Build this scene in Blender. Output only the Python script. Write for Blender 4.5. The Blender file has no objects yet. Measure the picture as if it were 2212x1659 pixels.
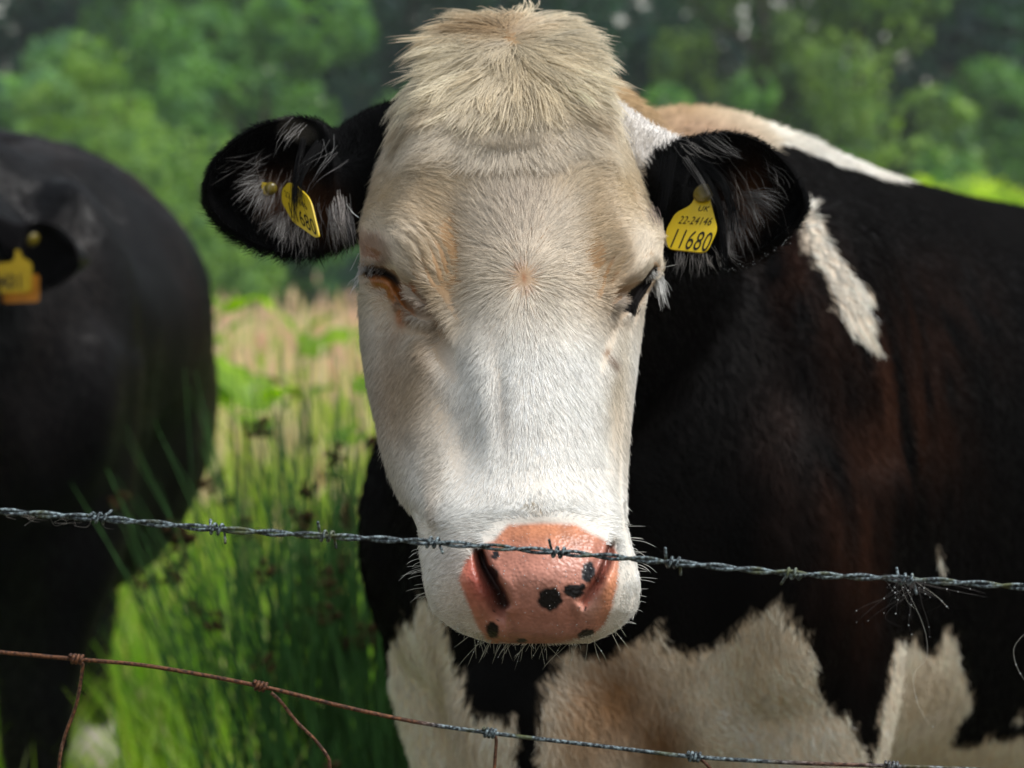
import bpy, bmesh, math, random
import numpy as np
from mathutils import Vector, Matrix
from mathutils.kdtree import KDTree
from mathutils.bvhtree import BVHTree

SC = bpy.context.scene
COL = SC.collection
rng = np.random.default_rng(7)
random.seed(7)

# ------------------------------------------------------------------ camera
CAM_H = 1.2
PITCH = math.atan(0.0485)
FOC = 85.0
F = FOC / 36.0 * 2212.0          # focal length in picture units (2212 across)
cam_d = bpy.data.cameras.new('camera')
cam_d.lens = FOC
cam_d.sensor_width = 36.0
cam_d.clip_start = 0.05
cam_d.clip_end = 2000
cam_d.dof.use_dof = True
cam_d.dof.focus_distance = 1.85
cam_d.dof.aperture_fstop = 7.0
cam = bpy.data.objects.new('camera', cam_d)
cam.location = (0, 0, CAM_H)
cam.rotation_euler = (math.pi / 2 - PITCH, 0, 0)
COL.objects.link(cam)
SC.camera = cam

# ------------------------------------------------------------------ sky, sun, exposure
SUN_DIR = Vector((0.55, -0.12, 0.83)).normalized()       # towards the sun
world = bpy.data.worlds.new('World')
SC.world = world
world.use_nodes = True
wn = world.node_tree.nodes
wl = world.node_tree.links
bg = wn['Background']
sky = wn.new('ShaderNodeTexSky')
sky.sky_type = 'NISHITA'
sky.sun_disc = False
sky.sun_elevation = math.asin(SUN_DIR.z)
sky.sun_rotation = math.atan2(SUN_DIR.x, SUN_DIR.y)
sky.air_density = 2.0
sky.dust_density = 2.0
sky.ozone_density = 1.0
sat = wn.new('ShaderNodeHueSaturation')       # thin cloud takes most of the blue out of the sky
sat.inputs['Saturation'].default_value = 0.38
wl.new(sky.outputs[0], sat.inputs['Color'])
wl.new(sat.outputs[0], bg.inputs[0])
bg.inputs[1].default_value = 0.072
sun_d = bpy.data.lights.new('sun', 'SUN')
sun_d.energy = 1.5
sun_d.angle = math.radians(16)
sun_d.color = (1.0, 0.975, 0.94)
sun = bpy.data.objects.new('sun', sun_d)
sun.rotation_euler = SUN_DIR.to_track_quat('Z', 'Y').to_euler()
COL.objects.link(sun)
SC.view_settings.view_transform = 'Standard'
SC.view_settings.look = 'None'
SC.view_settings.gamma = 1
SC.view_settings.use_curve_mapping = False
SC.view_settings.exposure = 1.22
SC.cycles.max_bounces = 6
SC.cycles.diffuse_bounces = 3
SC.cycles.glossy_bounces = 2
SC.cycles.transmission_bounces = 3
SC.cycles.transparent_max_bounces = 8
SC.cycles.caustics_reflective = False
SC.cycles.caustics_refractive = False

# ------------------------------------------------------------------ helpers
RIGHT = np.array([1.0, 0, 0])
FWD = np.array([0, math.cos(PITCH), -math.sin(PITCH)])
UP = np.array([0, math.sin(PITCH), math.cos(PITCH)])
CAMP = np.array([0, 0, CAM_H])


def P(u, v, d):
    """the place at depth d seen in direction (u, v)"""
    u = np.asarray(u, float); v = np.asarray(v, float); d = np.asarray(d, float)
    a = ((u - 1106.0) / F * d)[..., None] * RIGHT
    b = ((829.5 - v) / F * d)[..., None] * UP
    return CAMP + d[..., None] * FWD + a + b


def UV(p):
    q = np.asarray(p) - CAMP
    d = q @ FWD
    return 1106.0 + q @ RIGHT / d * F, 829.5 - q @ UP / d * F, d


def ground_at(u, d):
    """ground point below direction u at distance d"""
    return np.array([(u - 1106.0) / F * d, d, 0.0])


def pchip(x, y, xs):
    x = np.asarray(x, float); y = np.asarray(y, float)
    if y.ndim == 1:
        y = y[:, None]; flat = True
    else:
        flat = False
    h = np.diff(x)[:, None]; dl = np.diff(y, axis=0) / h
    m = np.zeros_like(y)
    w1 = 2 * h[1:] + h[:-1]; w2 = h[1:] + 2 * h[:-1]
    with np.errstate(divide='ignore', invalid='ignore'):
        hm = (w1 + w2) / (w1 / dl[:-1] + w2 / dl[1:])
    m[1:-1] = np.where(dl[:-1] * dl[1:] > 0, hm, 0)
    m[1:-1] = np.nan_to_num(m[1:-1])
    m[0] = dl[0]; m[-1] = dl[-1]
    xs = np.clip(np.asarray(xs, float), x[0], x[-1])
    i = np.clip(np.searchsorted(x, xs) - 1, 0, len(x) - 2)
    t = ((xs - x[i]) / (x[i + 1] - x[i]))[:, None]
    hh = h[i]
    r = (2 * t**3 - 3 * t**2 + 1) * y[i] + (t**3 - 2 * t**2 + t) * hh * m[i] + (-2 * t**3 + 3 * t**2) * y[i + 1] + (t**3 - t**2) * hh * m[i + 1]
    return r[:, 0] if flat else r


def catmull(pts, n, closed=False):
    """n points along a Catmull-Rom curve through pts"""
    p = np.asarray(pts, float)
    k = len(p)
    if closed:
        t = np.linspace(0, k, n, endpoint=False); i = np.floor(t).astype(int); f = (t - i)[:, None]
        g = lambda o: p[(i + o) % k]
    else:
        t = np.linspace(0, k - 1, n); i = np.minimum(np.floor(t).astype(int), k - 2); f = (t - i)[:, None]
        q = np.vstack([2 * p[0] - p[1], p, 2 * p[-1] - p[-2]])
        g = lambda o: q[i + o + 1]
    a, b, c, d = g(-1), g(0), g(1), g(2)
    return 0.5 * (2 * b + (c - a) * f + (2 * a - 5 * b + 4 * c - d) * f**2 + (3 * b - a - 3 * c + d) * f**3)


def hash3(i, j, k, s):
    h = (i.astype(np.int64) * 374761393 + j.astype(np.int64) * 668265263 + k.astype(np.int64) * 2147483647 + s * 144665) & 0xffffffff
    h = ((h ^ (h >> 13)) * 1274126177) & 0xffffffff
    return ((h ^ (h >> 16)) & 0xffff) / 65535.0


def vnoise(p, scale, seed=0):
    """smooth value noise, about -1..1"""
    q = np.asarray(p, float) * scale + 1000.0
    i = np.floor(q).astype(np.int64); f = q - i
    f = f * f * (3 - 2 * f)
    out = 0
    for dx in (0, 1):
        for dy in (0, 1):
            for dz in (0, 1):
                w = (f[:, 0] if dx else 1 - f[:, 0]) * (f[:, 1] if dy else 1 - f[:, 1]) * (f[:, 2] if dz else 1 - f[:, 2])
                out = out + w * hash3(i[:, 0] + dx, i[:, 1] + dy, i[:, 2] + dz, seed)
    return out * 2 - 1


def norm(a):
    return a / np.maximum(np.linalg.norm(a, axis=-1, keepdims=True), 1e-9)


def inpoly(u, v, poly):
    poly = np.asarray(poly, float)
    ins = np.zeros(u.shape, bool)
    x0, y0 = poly[-1]
    for x1, y1 in poly:
        if y0 != y1:
            c = ((y1 > v) != (y0 > v)) & (u < (x0 - x1) * (v - y1) / (y0 - y1) + x1)
            ins ^= c
        x0, y0 = x1, y1
    return ins


def polydist(u, v, pl):
    """distance to a polyline and position along it 0..1"""
    pl = np.asarray(pl, float)
    best = np.full(u.shape, 1e9); tt = np.zeros(u.shape)
    n = len(pl) - 1
    for k in range(n):
        a = pl[k]; b = pl[k + 1]; ab = b - a
        t = np.clip(((u - a[0]) * ab[0] + (v - a[1]) * ab[1]) / (ab @ ab), 0, 1)
        dd = np.hypot(u - a[0] - t * ab[0], v - a[1] - t * ab[1])
        m = dd < best
        best = np.where(m, dd, best); tt = np.where(m, (k + t) / n, tt)
    return best, tt


def mesh_np(name, V, Fq, smooth=True):
    me = bpy.data.meshes.new(name)
    V = np.asarray(V, float)
    if isinstance(Fq, np.ndarray):
        k = Fq.shape[1]
        me.vertices.add(len(V)); me.vertices.foreach_set('co', V.astype(np.float32).ravel())
        me.loops.add(Fq.size); me.loops.foreach_set('vertex_index', Fq.astype(np.int32).ravel())
        me.polygons.add(len(Fq)); me.polygons.foreach_set('loop_start', np.arange(0, Fq.size, k, dtype=np.int32))
        me.update(calc_edges=True); me.validate()
    else:
        me.from_pydata([tuple(p) for p in V], [], Fq); me.update()
    if smooth:
        me.polygons.foreach_set('use_smooth', np.ones(len(me.polygons), bool))
    return me


def vcol(me, name, c):
    """per vertex colour"""
    a = me.attributes.new(name, 'FLOAT_COLOR', 'POINT')
    c = np.asarray(c, np.float32)
    if c.shape[1] == 3:
        c = np.hstack([c, np.ones((len(c), 1), np.float32)])
    a.data.foreach_set('color', c.ravel())


def link(name, data, mat=None, parent=None, **props):
    o = bpy.data.objects.new(name, data)
    COL.objects.link(o)
    if mat is not None and data is not None and not (len(data.materials) == 1 and data.materials[0] is mat):
        data.materials.clear()
        data.materials.append(mat)
    if parent is not None:
        o.parent = parent
        o.matrix_parent_inverse = parent.matrix_world.inverted()
    for k, w in props.items():
        o[k] = w
    return o


def empty(name, loc, label, category, group=None):
    o = bpy.data.objects.new(name, None)
    COL.objects.link(o)
    o.location = loc
    o.matrix_world = Matrix.Translation(Vector(loc))
    o['label'] = label; o['category'] = category
    if group:
        o['group'] = group
    o.empty_display_size = 0.05
    return o


def loft(secs):
    """closed tube through sections (each an (N,3) array), capped with fans -> V, faces list"""
    S = np.asarray(secs); m, n, _ = S.shape
    V = S.reshape(-1, 3)
    i = np.arange(m - 1)[:, None] * n; j = np.arange(n)[None, :]; j2 = (j + 1) % n
    q = np.stack([i + j, i + j2, i + n + j2, i + n + j], -1).reshape(-1, 4)
    c0 = S[0].mean(0); c1 = S[-1].mean(0)
    V = np.vstack([V, c0, c1])
    f = q.tolist()
    a, b = m * n, m * n + 1
    for k in range(n):
        f.append([a, (k + 1) % n, k]); f.append([b, (m - 1) * n + k, (m - 1) * n + (k + 1) % n])
    return V, f


def tube(path, rad, sides=8, flat=None):
    """tube along a path; rad scalar or per-point"""
    p = np.asarray(path, float); n = len(p)
    r = np.broadcast_to(np.asarray(rad, float), (n,))
    t = norm(np.gradient(p, axis=0))
    up = np.array([0.13, 0.21, 0.97]) if abs(t[0][2]) < 0.9 else np.array([1.0, 0.1, 0.0])
    secs = []
    nrm = norm(np.cross(t[0], up))
    for k in range(n):
        nrm = norm(nrm - t[k] * (nrm @ t[k])); b = np.cross(t[k], nrm)
        a = np.linspace(0, 2 * math.pi, sides, endpoint=False)[:, None]
        secs.append(p[k] + r[k] * (np.cos(a) * nrm + np.sin(a) * b))
    return loft(secs)


class MB:
    """collects shapes into one mesh"""
    def __init__(self):
        self.V = []; self.f = []; self.n = 0
    def add(self, V, f):
        V = np.asarray(V, float)
        self.f += [[i + self.n for i in q] for q in (f.tolist() if isinstance(f, np.ndarray) else f)]
        self.V.append(V); self.n += len(V)
        return self
    def mesh(self, name, smooth=True):
        return mesh_np(name, np.vstack(self.V), self.f, smooth)


# ------------------------------------------------------------------ materials
def new_mat(name):
    m = bpy.data.materials.new(name); m.use_nodes = True
    nt = m.node_tree
    return m, nt, nt.nodes, nt.links, nt.nodes['Principled BSDF'], nt.nodes['Material Output']


def hair_material(name, rough=0.45, spec=0.22, bend=0.55, trans=0.24):
    """coat hair: colour and the skin's normal come with each hair"""
    m, nt, N, L, pb, out = new_mat(name)
    N.remove(pb)
    ac = N.new('ShaderNodeAttribute'); ac.attribute_name = 'hair_colour'
    an = N.new('ShaderNodeAttribute'); an.attribute_name = 'skin_normal'
    geo = N.new('ShaderNodeNewGeometry')
    mx = N.new('ShaderNodeMix'); mx.data_type = 'VECTOR'; mx.inputs[0].default_value = bend
    L.new(geo.outputs['Normal'], mx.inputs[4]); L.new(an.outputs['Vector'], mx.inputs[5])
    nn = N.new('ShaderNodeVectorMath'); nn.operation = 'NORMALIZE'
    L.new(mx.outputs[1], nn.inputs[0])
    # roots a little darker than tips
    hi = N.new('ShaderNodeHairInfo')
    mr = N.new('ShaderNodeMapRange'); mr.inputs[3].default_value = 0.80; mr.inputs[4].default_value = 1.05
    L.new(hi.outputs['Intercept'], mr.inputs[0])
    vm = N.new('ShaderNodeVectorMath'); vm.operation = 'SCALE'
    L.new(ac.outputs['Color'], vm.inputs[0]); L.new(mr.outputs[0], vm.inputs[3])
    df = N.new('ShaderNodeBsdfDiffuse'); L.new(vm.outputs[0], df.inputs[0]); L.new(nn.outputs[0], df.inputs[2])
    tr = N.new('ShaderNodeBsdfTranslucent'); L.new(vm.outputs[0], tr.inputs[0])
    m1 = N.new('ShaderNodeMixShader'); m1.inputs[0].default_value = trans
    L.new(df.outputs[0], m1.inputs[1]); L.new(tr.outputs[0], m1.inputs[2])
    gl = N.new('ShaderNodeBsdfGlossy'); gl.inputs['Roughness'].default_value = rough
    gl.inputs[0].default_value = (1, 1, 1, 1); L.new(nn.outputs[0], gl.inputs['Normal'])
    m2 = N.new('ShaderNodeMixShader')
    fr = N.new('ShaderNodeLayerWeight'); fr.inputs[0].default_value = 0.25; L.new(nn.outputs[0], fr.inputs[1])
    ml = N.new('ShaderNodeMath'); ml.operation = 'MULTIPLY_ADD'; ml.inputs[1].default_value = spec; ml.inputs[2].default_value = spec * 0.12
    L.new(fr.outputs['Fresnel'], ml.inputs[0]); L.new(ml.outputs[0], m2.inputs[0])
    L.new(m1.outputs[0], m2.inputs[1]); L.new(gl.outputs[0], m2.inputs[2])
    L.new(m2.outputs[0], out.inputs[0])
    return m


def coat_material(name):
    """skin and short coat: colour from the animal's own markings, wet where bare"""
    m, nt, N, L, pb, out = new_mat(name)
    ac = N.new('ShaderNodeAttribute'); ac.attribute_name = 'coat'
    wt = N.new('ShaderNodeAttribute'); wt.attribute_name = 'wet'
    tc = N.new('ShaderNodeTexCoord')
    n1 = N.new('ShaderNodeTexNoise'); n1.inputs['Scale'].default_value = 260; n1.inputs['Detail'].default_value = 4
    L.new(tc.outputs['Object'], n1.inputs[0])
    vo = N.new('ShaderNodeTexVoronoi'); vo.inputs['Scale'].default_value = 380; vo.feature = 'SMOOTH_F1'
    L.new(tc.outputs['Object'], vo.inputs[0])
    mxh = N.new('ShaderNodeMix'); L.new(wt.outputs['Fac'], mxh.inputs[0]); L.new(n1.outputs[0], mxh.inputs[2]); L.new(vo.outputs[0], mxh.inputs[3])
    bp = N.new('ShaderNodeBump'); bp.inputs['Strength'].default_value = 0.6; bp.inputs['Distance'].default_value = 0.0010
    L.new(mxh.outputs[0], bp.inputs['Height']); L.new(bp.outputs[0], pb.inputs['Normal'])
    mv = N.new('ShaderNodeMapRange'); mv.inputs[3].default_value = 0.86; mv.inputs[4].default_value = 1.1
    L.new(n1.outputs[0], mv.inputs[0])
    sc = N.new('ShaderNodeVectorMath'); sc.operation = 'SCALE'
    L.new(ac.outputs['Color'], sc.inputs[0]); L.new(mv.outputs[0], sc.inputs[3])
    L.new(sc.outputs[0], pb.inputs['Base Color'])
    rr = N.new('ShaderNodeMapRange'); rr.inputs[3].default_value = 0.6; rr.inputs[4].default_value = 0.36
    L.new(wt.outputs['Fac'], rr.inputs[0]); L.new(rr.outputs[0], pb.inputs['Roughness'])
    rs = N.new('ShaderNodeMapRange'); rs.inputs[3].default_value = 0.05; rs.inputs[4].default_value = 0.34
    L.new(wt.outputs['Fac'], rs.inputs[0]); L.new(rs.outputs[0], pb.inputs['Specular IOR Level'])
    ss = N.new('ShaderNodeMath'); ss.operation = 'MULTIPLY'; ss.inputs[1].default_value = 0.12
    return m


def plain(name, col, rough=0.5, spec=0.4, var=0.15, scale=40, bump=0.0, metallic=0.0, col2=None):
    m, nt, N, L, pb, out = new_mat(name)
    tc = N.new('ShaderNodeTexCoord')
    n1 = N.new('ShaderNodeTexNoise'); n1.inputs['Scale'].default_value = scale; n1.inputs['Detail'].default_value = 5
    L.new(tc.outputs['Object'], n1.inputs[0])
    cr = N.new('ShaderNodeValToRGB')
    c2 = col2 if col2 else tuple(c * (1 - var * 2) for c in col)
    cr.color_ramp.elements[0].position = 0.35; cr.color_ramp.elements[1].position = 0.65
    cr.color_ramp.elements[0].color = (*c2, 1); cr.color_ramp.elements[1].color = (*col, 1)
    L.new(n1.outputs[0], cr.inputs[0]); L.new(cr.outputs[0], pb.inputs['Base Color'])
    pb.inputs['Roughness'].default_value = rough; pb.inputs['Specular IOR Level'].default_value = spec
    pb.inputs['Metallic'].default_value = metallic
    if bump:
        bp = N.new('ShaderNodeBump'); bp.inputs['Strength'].default_value = 1; bp.inputs['Distance'].default_value = bump
        L.new(n1.outputs[0], bp.inputs['Height']); L.new(bp.outputs[0], pb.inputs['Normal'])
    return m


def leaf_material(name, attr=None, col=(0.07, 0.12, 0.03), trans=0.4, rough=0.55, spec=0.25, tcol=None, rand=0.25):
    m, nt, N, L, pb, out = new_mat(name)
    if attr:
        a = N.new('ShaderNodeAttribute'); a.attribute_name = attr; src = a.outputs['Color']
    else:
        a = N.new('ShaderNodeRGB'); a.outputs[0].default_value = (*col, 1); src = a.outputs[0]
    oi = N.new('ShaderNodeObjectInfo')
    hs = N.new('ShaderNodeHueSaturation')
    if not attr:
        tcn = N.new('ShaderNodeTexCoord'); nz_ = N.new('ShaderNodeTexNoise'); nz_.inputs['Scale'].default_value = 7.0; nz_.inputs['Detail'].default_value = 3
        L.new(tcn.outputs['Object'], nz_.inputs[0])
        mm = N.new('ShaderNodeMix'); mm.data_type = 'RGBA'; mm.blend_type = 'MULTIPLY'; mm.inputs[0].default_value = 1.0
        rp = N.new('ShaderNodeValToRGB'); rp.color_ramp.elements[0].position = .36; rp.color_ramp.elements[1].position = .62
        rp.color_ramp.elements[0].color = (.45, .55, .75, 1); rp.color_ramp.elements[1].color = (1.35, 1.25, .8, 1)
        L.new(nz_.outputs[0], rp.inputs[0]); L.new(src, mm.inputs[6]); L.new(rp.outputs[0], mm.inputs[7]); src = mm.outputs[2]
    mr = N.new('ShaderNodeMapRange'); mr.inputs[3].default_value = 1 - rand; mr.inputs[4].default_value = 1 + rand
    L.new(oi.outputs['Random'], mr.inputs[0]); L.new(mr.outputs[0], hs.inputs['Value'])
    L.new(src, hs.inputs['Color'])
    L.new(hs.outputs[0], pb.inputs['Base Color'])
    pb.inputs['Roughness'].default_value = rough; pb.inputs['Specular IOR Level'].default_value = spec
    tr = N.new('ShaderNodeBsdfTranslucent')
    tm = N.new('ShaderNodeVectorMath'); tm.operation = 'MULTIPLY'
    tm.inputs[1].default_value = tcol if tcol else (1.5, 1.7, 0.6)
    L.new(hs.outputs[0], tm.inputs[0]); L.new(tm.outputs[0], tr.inputs[0])
    mx = N.new('ShaderNodeMixShader'); mx.inputs[0].default_value = trans
    L.new(pb.outputs[0], mx.inputs[1]); L.new(tr.outputs[0], mx.inputs[2]); L.new(mx.outputs[0], out.inputs[0])
    return m


M_HAIR = hair_material('coat_hair')
M_BLACKHAIR = hair_material('black_coat_hair', rough=0.42, spec=0.02, bend=0.5, trans=0.0)
M_COAT = coat_material('cow_skin')

# ------------------------------------------------------------------ hair
def make_hair(name, root, nrm, dirs, length, colour, parent, mat, npts=5, lift0=0.5, lift1=0.12, radius=0.00022, curl=0.12,
              gravity=0.0, jitter=0.15, seed=1, clump=None, tone=.13):
    r = np.random.default_rng(seed)
    n = len(root)
    length = np.broadcast_to(np.asarray(length, float), (n,))
    t = np.linspace(0, 1, npts)
    dirs = dirs - nrm * (dirs * nrm).sum(1, keepdims=True)
    dirs = norm(norm(dirs) + jitter * r.normal(size=(n, 3)))
    dirs = norm(dirs - nrm * (dirs * nrm).sum(1, keepdims=True) * 0.8)
    side = np.cross(nrm, dirs)
    cu = curl * r.normal(size=n)
    lf = 1 + 0.35 * r.normal(size=n)
    pos = np.zeros((n, npts, 3)); pos[:, 0] = root - nrm * 0.0006
    step = (length / (npts - 1))[:, None]
    for k in range(1, npts):
        tm = (t[k] + t[k - 1]) / 2
        li = (np.asarray(lift0) * (1 - tm) + np.asarray(lift1) * tm) * lf
        dv = norm(dirs + nrm * li[:, None] + side * (cu * tm * 2)[:, None] + np.array([0, 0, -1.0]) * gravity * tm)
        pos[:, k] = pos[:, k - 1] + dv * step
    if clump:
        ng, st = clump
        gi = r.choice(n, min(ng, n), replace=False)
        kt = KDTree(len(gi))
        for a, b in enumerate(root[gi]):
            kt.insert(b, a)
        kt.balance()
        own = gi[np.array([kt.find(b)[1] for b in root])]
        stv = (st * (0.6 + 0.4 * r.random(n)))[:, None]
        for k in range(1, npts):
            tgt = pos[own, k] + (root - root[own]) * (1 - t[k] * .9)
            w = stv * t[k] ** .8
            pos[:, k] = pos[:, k] * (1 - w) + tgt * w
        gtone = 1 + tone * r.normal(size=n).clip(-2, 1)
        colour = np.clip(colour * gtone[own][:, None], 0.0005, .93)
    rad = (radius * np.array([1.0] * (npts - 2) + [0.75, 0.15])) if np.isscalar(radius) else np.asarray(radius)[:, None] * np.array([1.0] * (npts - 2) + [0.75, 0.15])
    rad = np.broadcast_to(rad, (n, npts))
    hc = bpy.data.hair_curves.new(name)
    hc.add_curves([npts] * n)
    hc.position_data.foreach_set('vector', pos.astype(np.float32).ravel())
    ra = hc.attributes.get('radius') or hc.attributes.new('radius', 'FLOAT', 'POINT')
    ra.data.foreach_set('value', np.ascontiguousarray(rad, np.float32).ravel())
    ca = hc.attributes.new('hair_colour', 'FLOAT_COLOR', 'CURVE')
    ca.data.foreach_set('color', np.hstack([colour, np.ones((n, 1))]).astype(np.float32).ravel())
    na = hc.attributes.new('skin_normal', 'FLOAT_VECTOR', 'CURVE')
    na.data.foreach_set('vector', nrm.astype(np.float32).ravel())
    o = link(name, hc, mat, parent)
    o['kind'] = 'stuff'
    return o, pos


def tri_data(V, quads):
    q = np.asarray(quads)
    return np.vstack([q[:, [0, 1, 2]], q[:, [0, 2, 3]]])


def sample_surface(V, T, n, seed, weight=None, vn=None):
    """n random points on triangles T; weight per triangle. -> positions, smooth normals"""
    r = np.random.default_rng(seed)
    a, b, c = V[T[:, 0]], V[T[:, 1]], V[T[:, 2]]
    ar = np.linalg.norm(np.cross(b - a, c - a), axis=1) / 2
    if weight is not None:
        ar = ar * weight
    cs = np.cumsum(ar)
    k = np.searchsorted(cs, r.random(n) * cs[-1]); k = np.minimum(k, len(T) - 1)
    x = r.random(n); y = r.random(n); f = x + y > 1; x[f] = 1 - x[f]; y[f] = 1 - y[f]
    w = np.stack([1 - x - y, x, y], 1)
    p = (V[T[k]] * w[:, :, None]).sum(1)
    nn = norm((vn[T[k]] * w[:, :, None]).sum(1))
    return p, nn


def vnormals(V, T):
    fn = np.cross(V[T[:, 1]] - V[T[:, 0]], V[T[:, 2]] - V[T[:, 0]])
    n = np.zeros_like(V)
    for k in range(3):
        np.add.at(n, T[:, k], fn)
    return norm(n)


# ------------------------------------------------------------------ ground, meadow
M_GROUND = plain('meadow_soil', (.095, .075, .042), rough=.95, spec=.05, scale=2.5, col2=(.055, .042, .024), bump=.02)
gx = np.linspace(-1, 1, 61); gy = np.linspace(0, 1, 61)
GX, GY = np.meshgrid(np.sign(gx) * np.abs(gx) ** 1.6 * 120, -8 + gy ** 1.8 * 158)
gz = np.clip((GY - 40) / 300, 0, 1) * 6.0 * 0
gi = np.arange(60)[:, None] * 61 + np.arange(60)[None, :]
gq = np.stack([gi, gi + 1, gi + 62, gi + 61], -1).reshape(-1, 4)
link('meadow_ground', mesh_np('meadow_ground', np.stack([GX.ravel(), GY.ravel(), gz.ravel()], 1), gq), M_GROUND, kind='structure')

M_GRASS = leaf_material('grass_blade', attr='blade_colour', trans=.5, rough=.5, spec=.3, tcol=(1.35, 1.45, .55), rand=.0)


M_FLOWER = leaf_material('grass_flower', attr='blade_colour', trans=.5, rough=.7, spec=.1, tcol=(1.15, 1.05, .9), rand=.0)


def scatter(n, d0, d1, seed, power=1.0, spread=.46, off=0.0):
    r = np.random.default_rng(seed)
    d = (d0 ** power + (d1 ** power - d0 ** power) * r.random(n)) ** (1 / power)
    x = (r.random(n) * 2 - 1) * (d * spread + .6) + off * d
    return np.stack([x, d], 1), r


def blades(xy, h, w, lean, colour, r, segs=3):
    """bent tapering blades -> vertices, quads, colours"""
    n = len(xy)
    az = r.random(n) * 2 * math.pi
    la = np.stack([np.cos(az), np.sin(az)], 1) * lean[:, None]
    fz = r.random(n) * 2 * math.pi
    wd = np.stack([np.cos(fz), np.sin(fz)], 1)
    V = np.zeros((n, segs + 1, 2, 3)); C = np.zeros((n, segs + 1, 2, 3))
    for k in range(segs + 1):
        t = k / segs
        ctr = xy + la * (t ** 1.8)[None] if False else xy + la * t ** 1.8
        z = h * (t - .18 * t * t * np.minimum(lean / np.maximum(h, .01), 1.5))
        ww = w * (1 - t) ** .7 + .0004
        for s in (0, 1):
            V[:, k, s, :2] = ctr + wd * (ww * (s - .5))[:, None]
            V[:, k, s, 2] = z
            C[:, k, s] = colour
    V = V.reshape(-1, 3)
    b = np.arange(n)[:, None] * (segs + 1) * 2 + np.arange(segs)[None, :] * 2
    q = np.stack([b, b + 1, b + 3, b + 2], -1).reshape(-1, 4)
    return V, q, C.reshape(-1, 3)


def blade_object(name, parts, mat, **props):
    V = []; q = []; c = []; k = 0
    for a, b, d in parts:
        V.append(a); q.append(b + k); c.append(d); k += len(a)
    me = mesh_np(name, np.vstack(V), np.vstack(q))
    vcol(me, 'blade_colour', np.vstack(c))
    return link(name, me, mat, **props)


parts = []
for (n, d0, d1, hm, wm, seed) in ((34000, 2.3, 7, .30, .006, 101), (45000, 6, 15, .42, .009, 102), (48000, 13, 36, .52, .02, 103)):
    xy, r = scatter(n, d0, d1, seed, power=1.6)
    h = hm * (1 + .35 * r.normal(size=n)).clip(.3, 2)
    bare = (xy[:, 1] > 3.2) & (xy[:, 1] < 5.7) & (np.abs(xy[:, 0] / xy[:, 1] * F + 1106 - 195) < 75)   # trodden round the black cow's feet
    low_bounce = (xy[:, 0] > -.22) & (xy[:, 0] < 2.6) & (xy[:, 1] < 4.7)   # unseen grass under the white faced cow, cut down to lessen green bounce light
    h = np.where(bare, h * .22, np.where(low_bounce, h * .3, h))
    thin = ~(low_bounce & (r.random(n) < .7)); xy = xy[thin]; h = h[thin]; n = len(xy)
    p3 = np.hstack([xy, np.zeros((n, 1))])
    k = (.5 + .5 * vnoise(p3, .55, 104) + .3 * vnoise(p3, 2.2, 105) + .12 * r.normal(size=n)).clip(0, 1)[:, None]
    far = np.clip((xy[:, 1] - 6) / 6, 0, 1)[:, None]
    green = np.array([.17, .36, .025]); lime = np.array([.42, .52, .045]); straw = np.array([.62, .53, .30])
    col = green * (1 - k) + lime * k
    dry = (r.random(n) < .10 + .30 * far[:, 0])[:, None]
    col = np.where(dry, straw * (.8 + .5 * r.random((n, 1))), col) * (1 + .2 * r.normal(size=(n, 1))).clip(.5, 1.6)
    parts.append(blades(xy, h, wm * (1 + .4 * r.random(n)), h * (.35 + .4 * r.random(n)), col, r))
blade_object('meadow_grass', parts, M_GRASS, kind='stuff', label='long yellow-green meadow grass', category='grass')

# flowering grass: thin stalk and a pink feathery head
xa, r = scatter(4400, 11, 30, 111, power=1.5)
xb, _ = scatter(700, 6.5, 11, 110)
xy = np.vstack([xa, xb])
n = len(xy); h = (.62 + .14 * r.normal(size=n)).clip(.35, 1.0) + .32 * (r.random(n) < .012)
st = blades(xy, h, np.full(n, .003), h * .12, np.tile([.22, .20, .10], (n, 1)), np.random.default_rng(112))
V = st[0].reshape(n, 4, 2, 3); tip = V[:, 3].mean(1)
hv = []; hq = []; hcx = []; kk_ = 0
pk = np.array([.88, .66, .58]); bu_ = np.array([.86, .78, .52])
mixp = (.5 + .9 * vnoise(np.hstack([xy, np.zeros((n, 1))]), .35, 113) + .2 * r.normal(size=n)).clip(0, 1)[:, None]
hc2 = pk * mixp + bu_ * (1 - mixp)
for a in range(3):
    az = r.random(n) * math.pi
    wd = np.stack([np.cos(az), np.sin(az), np.zeros(n)], 1) * (.014 + .018 * r.random(n))[:, None]
    L = (.07 + .06 * r.random(n))[:, None] * np.array([[0, 0, 1.0]])
    dv = np.stack([tip - L * .5, tip + wd, tip + L, tip - wd], 1).reshape(-1, 3)
    hv.append(dv); hq.append(np.arange(n * 4).reshape(n, 4)); hcx.append(np.repeat(hc2, 4, 0))
blade_object('flowering_grass', [st] + list(zip(hv, hq, hcx)), M_FLOWER, kind='stuff', label='pink and straw coloured flowering grass heads above the meadow', category='grass')

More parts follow.
